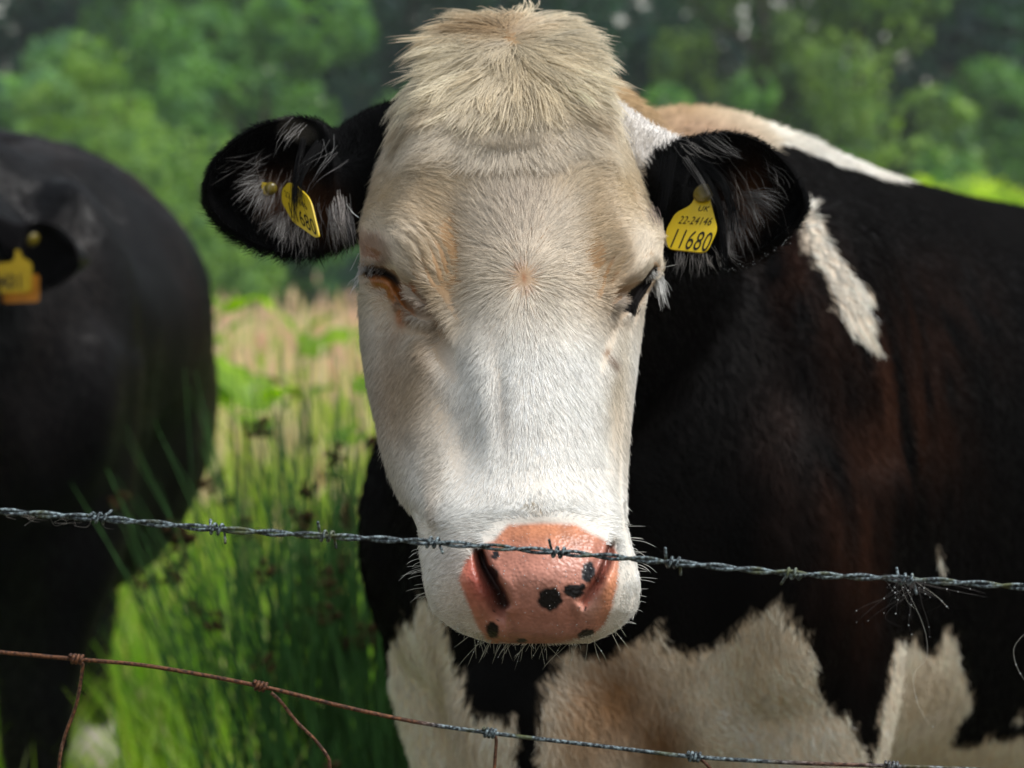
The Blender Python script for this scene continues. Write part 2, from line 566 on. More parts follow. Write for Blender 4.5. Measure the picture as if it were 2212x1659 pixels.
# damp air
mh = bpy.data.materials.new('damp_air'); mh.use_nodes = True
mh.node_tree.nodes.clear()
ho_ = mh.node_tree.nodes.new('ShaderNodeOutputMaterial'); hv_ = mh.node_tree.nodes.new('ShaderNodeVolumePrincipled')
hv_.inputs['Color'].default_value = (.86, .94, .97, 1); hv_.inputs['Density'].default_value = .0009
mh.node_tree.links.new(hv_.outputs[0], ho_.inputs['Volume'])
hx = np.array([[x, y, z] for z in (-1.0, 22.0) for y in (-10.0, 155.0) for x in (-124.0, 124.0)])
link('haze', mesh_np('haze', hx, [[0, 2, 3, 1], [4, 5, 7, 6], [0, 1, 5, 4], [2, 6, 7, 3], [0, 4, 6, 2], [1, 3, 7, 5]], False), mh, kind='stuff', label='thin damp haze over the meadow and wood', category='haze')

# ------------------------------------------------------------------ soft rush
M_RUSH = plain('rush_stem', (.030, .085, .018), rough=.6, spec=.08, scale=14, col2=(.016, .055, .012))
M_RUSHHEAD = plain('rush_flower', (.055, .030, .012), rough=.8, spec=.05, scale=200, col2=(.02, .012, .006))


def head_mesh(seed):
    r = random.Random(seed); mb = MB()
    for k in range(15):
        a = r.random() * 6.3; e = r.uniform(-.6, 1.2); L = r.uniform(.006, .018)
        c = np.array([math.cos(a) * math.cos(e), math.sin(a) * math.cos(e), math.sin(e)]) * L
        s = r.uniform(.0035, .006)
        V = c + np.array([[s, 0, 0], [0, s, 0], [-s, 0, 0], [0, -s, 0], [0, 0, s * 1.5], [0, 0, -s * 1.5]])
        mb.add(V, [[0, 1, 4], [1, 2, 4], [2, 3, 4], [3, 0, 4], [1, 0, 5], [2, 1, 5], [3, 2, 5], [0, 3, 5]])
    return mb.mesh('seed_head')


RUSH_HEADS = [head_mesh(k) for k in range(4)]
for me in RUSH_HEADS:
    me.materials.append(M_RUSHHEAD)


def rush(base, n, seed, lean_bias, height, spread, label, heads):
    r = np.random.default_rng(seed)
    root = empty('rush_clump', base, label, 'rush', 'rush clumps in the meadow')
    mb = MB(); tips = []
    for k in range(n):
        b = np.array(base) + np.array([r.normal() * .11 * spread, r.normal() * .11 * spread, 0])
        az = r.random() * 2 * math.pi; ln = abs(r.normal()) * .21
        lean = np.array([math.cos(az) * ln + lean_bias[0] * r.random() ** 1.3, math.sin(az) * ln * .7 + lean_bias[1] * r.random(), 0])
        H = height * r.uniform(.62, 1.05)
        dirv = norm(np.array([lean[0], lean[1], 1.0]))
        t = np.linspace(0, 1, 6)[:, None]
        sag = np.array([lean[0], lean[1], -.35 * np.hypot(lean[0], lean[1])]) * .35 * H
        p = b + dirv * H * t + sag * t ** 2
        w = .0026 * r.uniform(.8, 1.3)
        V, f = tube(p, np.array([w, w, w * .95, w * .8, w * .55, w * .2]), 3)
        mb.add(V, f)
        if len(tips) < heads and r.random() < .35:
            q = r.uniform(.80, .9); tips.append(b + dirv * H * q + sag * q * q)
    link('stem', mb.mesh('stem'), M_RUSH, root, kind='stuff')
    for k, p in enumerate(tips):
        o = link('seed_head', RUSH_HEADS[k % 4], None, root)
        o.location = Vector(p) - Vector(base)
        o.matrix_parent_inverse = Matrix.Identity(4)
        o.rotation_euler = (r.random() * 3, r.random() * 3, r.random() * 6)
        s = r.uniform(.9, 1.5); o.scale = (s, s, s)
    return root


rush(tuple(ground_at(805, 4.0)), 400, 121, (-.02, .05), 1.04, 1.0, 'large dark green rush clump with brown seed heads between the two cows', 70)
rush(tuple(ground_at(660, 5.2)), 130, 122, (-.15, .1), .95, 1.5, 'thinner rush clump standing behind the large one, reaching the white cheek', 20)
rush(tuple(ground_at(790, 3.4)), 150, 123, (-.2, -.1), .60, 1.0, 'short flattened rush clump low in front beside the white foreleg', 5)

# ------------------------------------------------------------------ docks and other broad leaves
def dock_leaf(w, L):
    mb = MB(); V = []; f = []
    n = 7
    for k in range(n):
        t = k / (n - 1); ww = w * math.sin(math.pi * min(1, t * .93 + .07)) ** .7
        z = -.25 * L * t * t; wav = .06 * L * math.sin(t * 11)
        V += [(-ww, t * L, z + .18 * ww + wav), (0, t * L, z), (ww, t * L, z + .18 * ww - wav)]
    for k in range(n - 1):
        a = k * 3
        f += [[a, a + 1, a + 4, a + 3], [a + 1, a + 2, a + 5, a + 4]]
    return mb.add(V, f).mesh('leaf')


M_DOCK = leaf_material('dock_leaf', col=(.26, .42, .012), trans=.5, rough=.4, spec=.4, tcol=(1.3, 1.5, .3), rand=.15)
M_DOCKDRY = leaf_material('dry_dock_leaf', col=(.10, .075, .012), trans=.3, rong=.6) if False else leaf_material('dry_dock_leaf', col=(.11, .085, .014), trans=.3)
M_DOCKSTEM = plain('dock_stem', (.12, .13, .04), rough=.6)
LEAF = [dock_leaf(.045, .16), dock_leaf(.06, .15), dock_leaf(.035, .2)]


def dock(base, leaves, label):
    """leaves: (u, v, depth, size, dry)"""
    root = empty('dock_plant', base, label, 'dock plant', 'dock plants in the meadow')
    r = random.Random(int(base[0] * 1000)); mb = MB()
    for (u, v, d, s, dry) in leaves:
        p = P(u, v, d); b = np.array(base)
        m = b * .4 + p * .6; m[:2] = b[:2] * .7 + p[:2] * .3
        mb.add(*tube(catmull([b, m, p], 8), np.linspace(.006, .0025, 8), 5))
        me = LEAF[r.randrange(3)]
        o = bpy.data.objects.new('leaf', me); COL.objects.link(o)
        if not me.materials:
            me.materials.append(M_DOCK)
        if dry:
            o.material_slots[0].link = 'OBJECT'; o.material_slots[0].material = M_DOCKDRY
        o.parent = root
        o.location = Vector(p) - Vector(base)
        o.rotation_euler = (r.uniform(.2, 1.0), r.uniform(-.5, .5), r.uniform(-2.2, 2.2)); o.scale = (s, s, s)
    link('stem', mb.mesh('stem'), M_DOCKSTEM, root)


dock(tuple(ground_at(520, 6.4)), [(498, 868, 6.4, 1.1, 0), (520, 880, 6.35, 1.2, 0), (540, 890, 6.4, 1.1, 0), (505, 900, 6.3, .9, 0), (552, 872, 6.5, .7, 0), (575, 945, 6.2, .8, 0)], 'dock plant with wide bright green leaves beside the black cow at mid height')
dock(tuple(ground_at(610, 6.9)), [(588, 868, 6.9, 1.2, 0), (606, 876, 6.85, 1.1, 0), (600, 890, 6.9, .9, 0), (654, 862, 7, 1.0, 1), (662, 868, 7, .8, 1)], 'dock plant with one brown withered leaf among green ones')
dock(tuple(ground_at(660, 8.8)), [(650, 768, 8.8, 1.3, 0), (668, 772, 8.8, 1.2, 0), (638, 718, 8.9, 1.1, 0), (646, 735, 8.9, .9, 0)], 'small bright dock plant farther back near the cow cheek')
dock(tuple(ground_at(455, 8.6)), [(448, 670, 8.7, .9, 0), (462, 690, 8.6, 1.0, 0), (476, 672, 8.6, .8, 0), (455, 720, 8.6, 1.0, 0), (470, 740, 8.5, .8, 0), (450, 760, 8.4, .9, 0)], 'lime green dock plant close to the black cow flank')
dock(tuple(ground_at(770, 6.2)), [(772, 850, 6.2, .8, 0), (740, 950, 6.0, 1.0, 0), (755, 960, 6.0, .9, 0)], 'low dock leaves close to the cow jaw')

# ------------------------------------------------------------------ the wood behind
def crown_mesh(kind, seed, n):
    r = np.random.default_rng(seed)
    if kind == 'round':
        lob = [(r.normal(size=3) * np.array([.42, .42, .36]), r.uniform(.16, .36)) for _ in range(24)]
    elif kind == 'tall':
        lob = [(np.array([r.normal() * .22, r.normal() * .22, r.uniform(-.9, .9)]), r.uniform(.13, .30)) for _ in range(32)]
    elif kind == 'conifer':
        lob = []
        for k in range(26):
            z = r.uniform(-.95, .95); a = r.random() * 6.3; w = .42 * (1 - z) / 2 + .05
            lob.append((np.array([math.cos(a) * w, math.sin(a) * w, z]), r.uniform(.12, .24)))
    else:
        lob = [(np.array([r.normal() * .5, r.normal() * .4, r.uniform(-.5, .35)]), r.uniform(.16, .36)) for _ in range(20)]
    pick = r.integers(0, len(lob), n)
    cc = np.array([l[0] for l in lob])[pick]; rr = np.array([l[1] for l in lob])[pick]
    dv = norm(r.normal(size=(n, 3))); rad = r.random(n) ** .33
    p = cc + dv * (rr * rad)[:, None]
    # leaves gather in sprays
    g = vnoise(p, 6.5, seed) + .6 * vnoise(p, 14, seed + 1)
    p = p[g > -.08]; dv = dv[g > -.08]
    n = len(p)
    nn = norm(dv * .6 + r.normal(size=(n, 3)) * .7 + np.array([0, 0, .5]))
    t = norm(np.cross(nn, r.normal(size=(n, 3)))); b = np.cross(nn, t)
    s = r.uniform(.018, .034, n)[:, None]
    V = np.stack([p - t * s, p + b * s * .6, p + t * s, p - b * s * .6], 1).reshape(-1, 3)
    return mesh_np('crown', V, np.arange(n * 4).reshape(n, 4), smooth=False)


def trunk_mesh(seed):
    r = np.random.default_rng(seed); mb = MB()
    path = np.array([[0, 0, -1.35], [.01, .01, -.9], [.03 * r.normal(), .02, -.4], [.05 * r.normal(), .03, .1], [.04, .02, .55]])
    mb.add(*tube(catmull(path, 14), np.linspace(.055, .012, 14), 8))
    for k in range(7):
        z = r.uniform(-.6, .3); a = r.random() * 6.3; L = r.uniform(.3, .55)
        p = np.array([[0.01, .01, z], [math.cos(a) * L * .5, math.sin(a) * L * .5, z + .12], [math.cos(a) * L, math.sin(a) * L, z + .32]])
        mb.add(*tube(catmull(p, 7), np.linspace(.02, .005, 7), 5))
    return mb.mesh('trunk')


CROWNS = {k: [crown_mesh(k, s, 24000) for s in (i * 10 + 201, i * 10 + 205)] for i, k in enumerate(('round', 'tall', 'conifer', 'shrub'))}
TRUNK = [trunk_mesh(301), trunk_mesh(302)]
M_BARK = plain('bark', (.07, .055, .04), rough=.9, spec=.1, scale=6)
for t_ in TRUNK:
    t_.materials.append(M_BARK)
LEAFMATS = {}
for nm_, c_ in (('pale', (.20, .35, .10)), ('mid', (.115, .255, .085)), ('olive', (.17, .285, .09)), ('deep', (.024, .085, .062)), ('lime', (.46, .62, .04)), ('blue', (.17, .33, .17))):
    LEAFMATS[nm_] = leaf_material('foliage_' + nm_, col=c_, trans=.35, rough=.6, spec=.2, rand=.12)


def tree(u, d, top_v, kind, w, mat, label, seed, name='tree', base_frac=.0):
    """a tree at distance d whose top shows at height top_v"""
    r = random.Random(seed)
    g = ground_at(u, d)
    topz = float(P(u, top_v, d)[2])
    root = empty(name, tuple(g), label, 'shrub' if kind == 'shrub' else 'tree', 'trees and bushes at the edge of the wood')
    if kind == 'shrub':
        half = topz / 1.5; cz = half * .75
    else:
        half = topz / 2.15; cz = topz - half * .98
    me = CROWNS[kind][seed % 2]
    o = bpy.data.objects.new('crown', me); COL.objects.link(o)
    if not me.materials:
        me.materials.append(LEAFMATS[mat])
    o.material_slots[0].link = 'OBJECT'; o.material_slots[0].material = LEAFMATS[mat]
    o.parent = root; o.location = (0, 0, cz); o.rotation_euler = (0, 0, r.random() * 6.3); o.scale = (w, w, half)
    t = bpy.data.objects.new('trunk', TRUNK[seed % 2]); COL.objects.link(t)
    t.parent = root
    k = cz / 1.35
    t.location = (0, 0, cz); t.rotation_euler = (0, 0, r.random() * 6.3); t.scale = (min(w, k) * .9, min(w, k) * .9, k)
    return root


TREES = [  # u, distance, top, kind, half width, foliage, label
    (20, 41, 60, 'round', 3.2, 'blue', 'bluish pale tree at the far left corner behind the black cow'),
    (215, 38, 78, 'round', 3.0, 'pale', 'round pale green bushy tree above the black cow back'),
    (60, 34, 290, 'shrub', 2.3, 'pale', 'pale green bush just behind the black cow rump, left of the round tree'),
    (330, 35, 330, 'shrub', 2.2, 'pale', 'pale green bush below the round tree, right of the black cow back'),
    (150, 52, -420, 'tall', 4.4, 'deep', 'tall dark tree rising behind the round pale tree'),
    (420, 47, -380, 'tall', 4.0, 'mid', 'tall mid green tree left of the cow ear with the pale tip'),
    (560, 44, -150, 'round', 3.6, 'mid', 'broad green tree over the left ear'),
    (520, 36, 400, 'shrub', 2.6, 'mid', 'green bush under the left ear'),
    (735, 54, -330, 'conifer', 4.6, 'deep', 'dark conifer with bright sky gaps left of the forelock'),
    (705, 37, 470, 'shrub', 2.4, 'deep', 'dark bush low between left ear and cheek'),
    (900, 50, -300, 'tall', 3.8, 'deep', 'dark tall tree directly behind the forelock'),
    (1130, 52, -300, 'tall', 4.0, 'deep', 'dark tree hidden behind the top of the head'),
    (1400, 48, -60, 'round', 3.2, 'deep', 'dark blue-green tree right of the forelock with sky gaps'),
    (1455, 42, 110, 'round', 2.3, 'mid', 'smaller green tree above the tan withers'),
    (1640, 45, -340, 'tall', 3.7, 'olive', 'tall olive green tree above the right ear'),
    (1860, 46, -360, 'conifer', 5.2, 'olive', 'olive drooping conifer right of the middle of the wood'),
    (1700, 38, 235, 'shrub', 2.4, 'mid', 'green bush above the right ear along the cow back'),
    (1880, 36, 300, 'shrub', 2.3, 'mid', 'green bush above the middle of the cow back'),
    (2090, 52, -350, 'conifer', 5.0, 'deep', 'dark conifer with a deep blue hollow at the right edge'),
    (2260, 47, 40, 'round', 3.6, 'mid', 'green tree cut by the right edge of the picture'),
    (2160, 33, 325, 'shrub', 2.5, 'lime', 'bright lime green bush low at the right edge above the cow back'),
    (2020, 34, 395, 'shrub', 1.5, 'mid', 'low green bush left of the lime green one'),
]
for k, (u, d, tv_, kind, w, mt, lb) in enumerate(TREES):
    tree(u, d, tv_, kind, w, mt, lb, 400 + k, name='bush' if kind == 'shrub' else ('conifer_tree' if kind == 'conifer' else 'broadleaf_tree'))

# the wood goes on behind them as one mass
rw = np.random.default_rng(501)
n = 110000
x = rw.uniform(-70, 70, n); y = rw.uniform(62, 86, n); z = rw.random(n) ** .8 * 17
pw = np.stack([x, y, z], 1)
g = vnoise(pw, .35, 502) + .7 * vnoise(pw, .9, 503)
pw = pw[g > np.where((np.abs(pw[:, 0]) < 22), -.42, -1.0) - .8 * np.clip((7 - pw[:, 2]) / 7, 0, 1)]; n = len(pw)
nn_ = norm(rw.normal(size=(n, 3)) + np.array([0, -.4, .6])); t_ = norm(np.cross(nn_, rw.normal(size=(n, 3)))); b_ = np.cross(nn_, t_)
s_ = rw.uniform(.22, .42, n)[:, None]
Vw = np.stack([pw - t_ * s_, pw + b_ * s_ * .7, pw + t_ * s_, pw - b_ * s_ * .7], 1).reshape(-1, 3)
link('far_wood', mesh_np('far_wood', Vw, np.arange(n * 4).reshape(n, 4), False), LEAFMATS['deep'], kind='stuff', label='dark mass of the wood going on behind the nearer trees', category='wood')


# ------------------------------------------------------------------ the cow's head
# one row per height: (v, left outline, left bend, middle, right bend, right outline, depth middle, left bend, right bend, left side, right side, back)
HEAD_ROWS = np.array([
    (46, 1010, 1045, 1105, 1165, 1205, 2.112, 2.118, 2.118, 2.140, 2.140, 2.165),
    (66, 968, 1015, 1105, 1195, 1246, 2.085, 2.098, 2.098, 2.145, 2.145, 2.200),
    (100, 925, 985, 1105, 1222, 1288, 2.060, 2.075, 2.075, 2.145, 2.145, 2.240),
    (150, 893, 968, 1105, 1243, 1318, 2.040, 2.055, 2.055, 2.140, 2.140, 2.270),
    (220, 853, 948, 1105, 1268, 1342, 2.012, 2.026, 2.026, 2.130, 2.130, 2.300),
    (300, 822, 930, 1105, 1288, 1372, 1.990, 2.002, 2.002, 2.110, 2.110, 2.320),
    (380, 798, 912, 1105, 1302, 1396, 1.974, 1.984, 1.984, 2.090, 2.090, 2.320),
    (450, 781, 890, 1108, 1312, 1415, 1.961, 1.972, 1.972, 2.075, 2.075, 2.310),
    (520, 772, 885, 1115, 1318, 1436, 1.947, 1.962, 1.962, 2.060, 2.060, 2.290),
    (580, 771, 900, 1128, 1312, 1436, 1.932, 1.956, 1.954, 2.050, 2.050, 2.270),
    (640, 769, 930, 1134, 1296, 1405, 1.918, 1.948, 1.944, 2.045, 2.040, 2.250),
    (700, 770, 958, 1135, 1288, 1393, 1.904, 1.934, 1.931, 2.035, 2.030, 2.225),
    (800, 781, 968, 1135, 1285, 1379, 1.879, 1.906, 1.904, 2.012, 2.006, 2.180),
    (900, 803, 962, 1140, 1285, 1367, 1.853, 1.880, 1.877, 1.980, 1.972, 2.120),
    (1000, 828, 955, 1150, 1291, 1357, 1.826, 1.852, 1.849, 1.938, 1.925, 2.045),
    (1060, 851, 950, 1157, 1302, 1353, 1.808, 1.834, 1.830, 1.910, 1.890, 2.000),
    (1110, 881, 958, 1165, 1316, 1354, 1.790, 1.816, 1.811, 1.885, 1.862, 1.960),
    (1160, 898, 985, 1170, 1326, 1363, 1.772, 1.797, 1.793, 1.860, 1.842, 1.935),
    (1210, 904, 1000, 1174, 1332, 1376, 1.760, 1.782, 1.779, 1.842, 1.830, 1.915),
    (1260, 911, 1010, 1178, 1332, 1384, 1.754, 1.775, 1.772, 1.832, 1.822, 1.900),
    (1310, 926, 1025, 1180, 1322, 1378, 1.757, 1.777, 1.774, 1.826, 1.820, 1.885),
    (1345, 958, 1050, 1180, 1298, 1352, 1.765, 1.783, 1.780, 1.820, 1.816, 1.875),
    (1372, 1005, 1075, 1180, 1270, 1315, 1.775, 1.789, 1.786, 1.816, 1.814, 1.862),
    (1390, 1055, 1105, 1180, 1240, 1275, 1.790, 1.799, 1.797, 1.815, 1.814, 1.845),
], float)
_in = np.interp(HEAD_ROWS[:, 0], [50, 100, 220, 400, 520, 700, 1100, 1390], [38, 60, 28, 20, 8, 9, 9, 6])
HEAD_ROWS[:, 1] += _in; HEAD_ROWS[:, 5] -= np.interp(HEAD_ROWS[:, 0], [50, 100, 160, 230, 400, 520, 700, 1100, 1390], [40, 66, 56, 44, 22, 6, 7, 7, 5])

SLIT_L = [(796, 589), (827, 590), (850, 602), (866, 630), (882, 654), (905, 672), (930, 679)]
FOLD_L = [(775, 529), (811, 549), (830, 571), (850, 593), (882, 618), (908, 630), (935, 660), (952, 690), (968, 724), (985, 765)]
EYE_R = [(1397, 601), (1405, 608), (1399, 618), (1388, 637), (1372, 664), (1368, 682), (1360, 669), (1349, 669), (1341, 661), (1352, 644), (1368, 627), (1384, 617)]
SLIT_R = [(1416, 582), (1398, 605), (1377, 630), (1362, 650), (1350, 664)]
FOLD_R = [(1304, 680), (1316, 652), (1335, 638), (1356, 629), (1384, 617), (1404, 597), (1420, 580)]
NOSE_PAD = [(1098, 1133), (1171, 1129), (1241, 1131), (1281, 1154), (1320, 1172), (1340, 1204), (1335, 1264), (1322, 1316), (1307, 1350),
            (1280, 1375), (1176, 1398), (1059, 1395), (1031, 1355), (1005, 1292), (989, 1251), (1005, 1209), (1031, 1183), (1067, 1167), (1085, 1146)]
SPOTS = [(1188, 1294, 27, 25, 0), (1239, 1277, 23, 15, 0.2), (1258, 1268, 8, 8, 0), (1271, 1236, 15, 24, 0.15), (1064, 1361, 14, 19, -0.3), (1266, 1370, 19, 11, -0.3),
         (1070, 1199, 8, 10, 0.2), (1064, 1242, 12, 20, -0.3), (1043, 1211, 8, 24, -0.15), (1127, 1384, 12, 5, 0), (1068, 1320, 2.5, 3, 0), (1077, 1339, 2, 2, 0), (1264, 1315, 2.5, 5, 0.4)]


def gauss(u, v, u0, v0, su, sv, rot=0.0):
    c, s = math.cos(rot), math.sin(rot)
    x = (u - u0) * c + (v - v0) * s; y = -(u - u0) * s + (v - v0) * c
    return np.exp(-0.5 * ((x / su) ** 2 + (y / sv) ** 2))


def groove(u, v, pl, w, taper=True):
    d, t = polydist(u, v, pl)
    g = np.exp(-0.5 * (d / w) ** 2)
    return g * np.clip(np.minimum(t, 1 - t) * 6, 0, 1) if taper else g


def head_relief(u, v):
    """depth added to the smooth head (positive goes inwards), metres"""
    D = np.zeros_like(u)
    # brow bulges and the hollows between them and the flat forehead
    D -= 0.014 * gauss(u, v, 860, 548, 50, 46, 0.5)
    D -= 0.014 * gauss(u, v, 1368, 555, 42, 52, -0.4)
    D += 0.007 * gauss(u, v, 980, 555, 38, 100, -0.06)
    D += 0.007 * gauss(u, v, 1284, 565, 36, 95, 0.05)
    D += 0.006 * gauss(u, v, 905, 420, 45, 40)
    D += 0.004 * gauss(u, v, 1335, 430, 35, 50)
    D -= 0.004 * gauss(u, v, 1120, 470, 80, 90)
    # crease across the forehead, hair above it overhangs
    D -= 0.0022 * np.clip((v - 270) / 68, 0, 1) * (v < 338) * np.exp(-0.5 * ((u - 1105) / 60) ** 2)
    # eyelids
    d, t = polydist(u, v, SLIT_L)
    D += 0.012 * np.exp(-0.5 * (d / 6.5) ** 2) * np.clip((1.05 - t) * 2.2, 0, 1)
    D -= 0.0045 * np.exp(-0.5 * ((d - 17) / 9) ** 2)
    D += 0.0065 * groove(u, v, FOLD_L, 7)
    D -= 0.0035 * groove(u, v, [(x + 16, y - 16) for x, y in FOLD_L], 11)
    D -= 0.0045 * groove(u, v, [(880, 640), (915, 648), (945, 685)], 11)
    d, t = polydist(u, v, SLIT_R)
    D += 0.012 * np.exp(-0.5 * (d / 7.5) ** 2)
    D += 0.006 * groove(u, v, FOLD_R, 6)
    D -= 0.005 * groove(u, v, [(1318, 668), (1340, 652), (1352, 645)], 8)
    D -= 0.005 * groove(u, v, [(x - 8, y - 15) for x, y in FOLD_R], 12)
    # wrinkles of the brow
    for pl, a in (([(868, 488), (915, 548), (948, 625)], .0022), ([(895, 480), (938, 540), (966, 612)], .0022), ([(920, 482), (958, 540), (978, 600)], .0016),
                  ([(845, 510), (893, 565), (925, 625)], .0014), ([(1345, 560), (1318, 600), (1306, 645)], .0012), ([(1330, 540), (1300, 590), (1290, 640)], .001)):
        D += a * groove(u, v, pl, 4.5)
    # tear hollow, facial crest, cheek
    D += 0.010 * gauss(u, v, 962, 742, 20, 50, -0.35)
    D += 0.007 * gauss(u, v, 1308, 740, 16, 45, 0.2)
    D -= 0.002 * groove(u, v, [(935, 745), (905, 800), (890, 880), (900, 960)], 22)
    D += 0.009 * gauss(u, v, 852, 835, 32, 95, 0.05)
    D -= 0.003 * gauss(u, v, 800, 850, 18, 120, -0.1)
    D += 0.010 * gauss(u, v, 975, 900, 34, 90, -0.12)
    D += 0.005 * gauss(u, v, 1012, 985, 20, 60, 0.5)
    D += 0.005 * gauss(u, v, 1000, 985, 26, 70, 0.45)
    D -= 0.004 * gauss(u, v, 1313, 850, 12, 70)
    D += 0.008 * gauss(u, v, 1322, 890, 16, 85, 0.05)
    D -= 0.003 * gauss(u, v, 1050, 830, 16, 80, -0.1)
    D += 0.0025 * gauss(u, v, 1085, 850, 12, 75)
    D += 0.002 * gauss(u, v, 955, 1080, 14, 60, -0.05)
    # muzzle
    D -= 0.006 * gauss(u, v, 1180, 1085, 85, 28)
    D += 0.003 * gauss(u, v, 1170, 1135, 60, 9)
    D -= 0.006 * gauss(u, v, 1000, 1270, 22, 48, -0.2)
    D -= 0.009 * gauss(u, v, 1312, 1262, 18, 50, 0.2)
    D -= 0.003 * gauss(u, v, 1340, 1110, 20, 40)
    D -= 0.005 * gauss(u, v, 935, 1270, 20, 60)
    D -= 0.003 * gauss(u, v, 1150, 1240, 60, 45)
    # nostrils
    NL = [(1038, 1190), (1049, 1222), (1066, 1250), (1082, 1274), (1093, 1304)]
    d, t = polydist(u, v, NL)
    lat = u < np.interp(v, [p[1] for p in NL], [p[0] for p in NL])
    D += 0.026 * np.where(lat, np.exp(-(d / (12 + 20 * t)) ** 2), np.exp(-(d / 6) ** 2))
    D -= 0.002 * np.exp(-0.5 * ((d - 18) / 9) ** 2) * (~lat)
    NR = [(1317, 1178), (1306, 1222), (1290, 1254), (1270, 1278), (1256, 1300)]
    d, t = polydist(u, v, NR)
    lat = u > np.interp(v, [p[1] for p in NR], [p[0] for p in NR])
    D += 0.014 * np.where(lat, np.exp(-(d / 12) ** 2), np.exp(-(d / 4.5) ** 2))
    D -= 0.002 * np.exp(-0.5 * ((d - 16) / 8) ** 2) * (~lat)
    return D


def blob_mix(col, u, v, blobs):
    for (u0, v0, su, sv, rot, c, k) in blobs:
        g = (gauss(u, v, u0, v0, su, sv, rot) * k)[:, None]
        col = col * (1 - g) + np.array(c) * g
    return col


TAN = (.50, .34, .16); BROWN = (.33, .21, .10); GREY = (.38, .36, .31)
STAINS_AND_SHADE = [  # real coat stains, plus cheek, nose-side and crease shade painted as colour
    (836, 622, 26, 11, 0.5, (.30, .10, .012), .9), (868, 672, 9, 26, 0.05, (.28, .09, .012), .95), (886, 676, 6, 18, 0, (.30, .11, .02), .65), (800, 586, 12, 8, 0, (.2, .1, .06), .5), (1352, 655, 14, 10, -.7, (.10, .07, .05), .6),
    (974, 510, 36, 90, -0.10, TAN, .66), (990, 600, 24, 45, 0, TAN, .35), (1284, 530, 36, 90, 0.08, TAN, .66), (1120, 470, 70, 80, 0, (.56, .45, .36), .35), (1262, 470, 14, 40, 0.0, TAN, .35),
    (865, 420, 55, 60, 0, (.52, .36, .17), .55), (1335, 385, 50, 65, 0, (.52, .37, .17), .55), (1000, 400, 40, 30, 0, (.52, .37, .18), .4), (1220, 400, 40, 30, 0, (.52, .37, .18), .4), (1300, 300, 40, 40, 0, (.6, .5, .32), .4),
    (950, 620, 25, 55, -0.2, TAN, .5), (905, 640, 20, 22, 0, BROWN, .30), (960, 710, 14, 22, -0.3, BROWN, .55), (1000, 690, 16, 14, 0, TAN, .35),
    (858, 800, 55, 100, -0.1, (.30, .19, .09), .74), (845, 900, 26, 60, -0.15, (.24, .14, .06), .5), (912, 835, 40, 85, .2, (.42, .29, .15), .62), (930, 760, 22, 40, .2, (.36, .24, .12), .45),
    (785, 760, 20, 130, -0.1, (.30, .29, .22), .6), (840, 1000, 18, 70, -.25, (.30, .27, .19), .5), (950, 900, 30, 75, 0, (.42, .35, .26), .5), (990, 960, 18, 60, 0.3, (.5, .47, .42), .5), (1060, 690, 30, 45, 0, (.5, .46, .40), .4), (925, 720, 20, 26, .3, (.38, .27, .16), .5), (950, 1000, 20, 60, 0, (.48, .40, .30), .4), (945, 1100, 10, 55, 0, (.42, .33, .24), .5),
    (1310, 605, 26, 38, 0.4, (.52, .34, .16), .6), (1325, 680, 22, 14, 0, (.3, .22, .15), .5), (1325, 800, 20, 70, 0.1, (.55, .43, .26), .45), (1313, 763, 9, 7, 0.5, (.2, .10, .05), .8),
    (1335, 905, 20, 90, 0, (.45, .36, .24), .6), (1083, 840, 10, 55, -0.02, (.34, .31, .27), .5), (1070, 740, 14, 50, 0, (.45, .42, .37), .35), (1095, 905, 6, 40, -0.1, (.28, .23, .18), .4),
    (1160, 1104, 10, 7, 0.3, (.40, .27, .11), .7), (1085, 70, 22, 12, 0, (.30, .16, .06), .85), (1132, 600, 4, 9, -0.1, (.55, .27, .14), .75),
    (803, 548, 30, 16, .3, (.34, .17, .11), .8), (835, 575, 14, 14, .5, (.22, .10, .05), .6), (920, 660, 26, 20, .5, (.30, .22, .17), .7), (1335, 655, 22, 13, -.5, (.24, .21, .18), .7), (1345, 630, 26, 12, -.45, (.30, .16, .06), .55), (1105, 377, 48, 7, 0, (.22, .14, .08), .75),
    (1000, 1250, 30, 60, 0, (.62, .42, .33), .35), (870, 1040, 20, 70, -.2, (.45, .40, .30), .45),
    (1110, 150, 40, 50, 0, (.55, .41, .24), .4), (1240, 240, 50, 14, .4, (.40, .27, .12), .5), (940, 225, 60, 12, -.2, (.48, .33, .16), .5), (1060, 70, 60, 14, 0, (.46, .31, .15), .5),
]


def head_coat(u, v):
    """colours of the coat on the face"""
    k = np.clip((v - 180) / 90, 0, 1)[:, None]
    base = np.array([.76, .67, .49]) * (1 - k) + np.array([.79, .70, .57]) * k
    k2 = np.clip((v - 600) / 160, 0, 1)[:, None]
    base = base * (1 - k2) + np.array([.86, .845, .80]) * k2
    return blob_mix(base, u, v, STAINS_AND_SHADE)


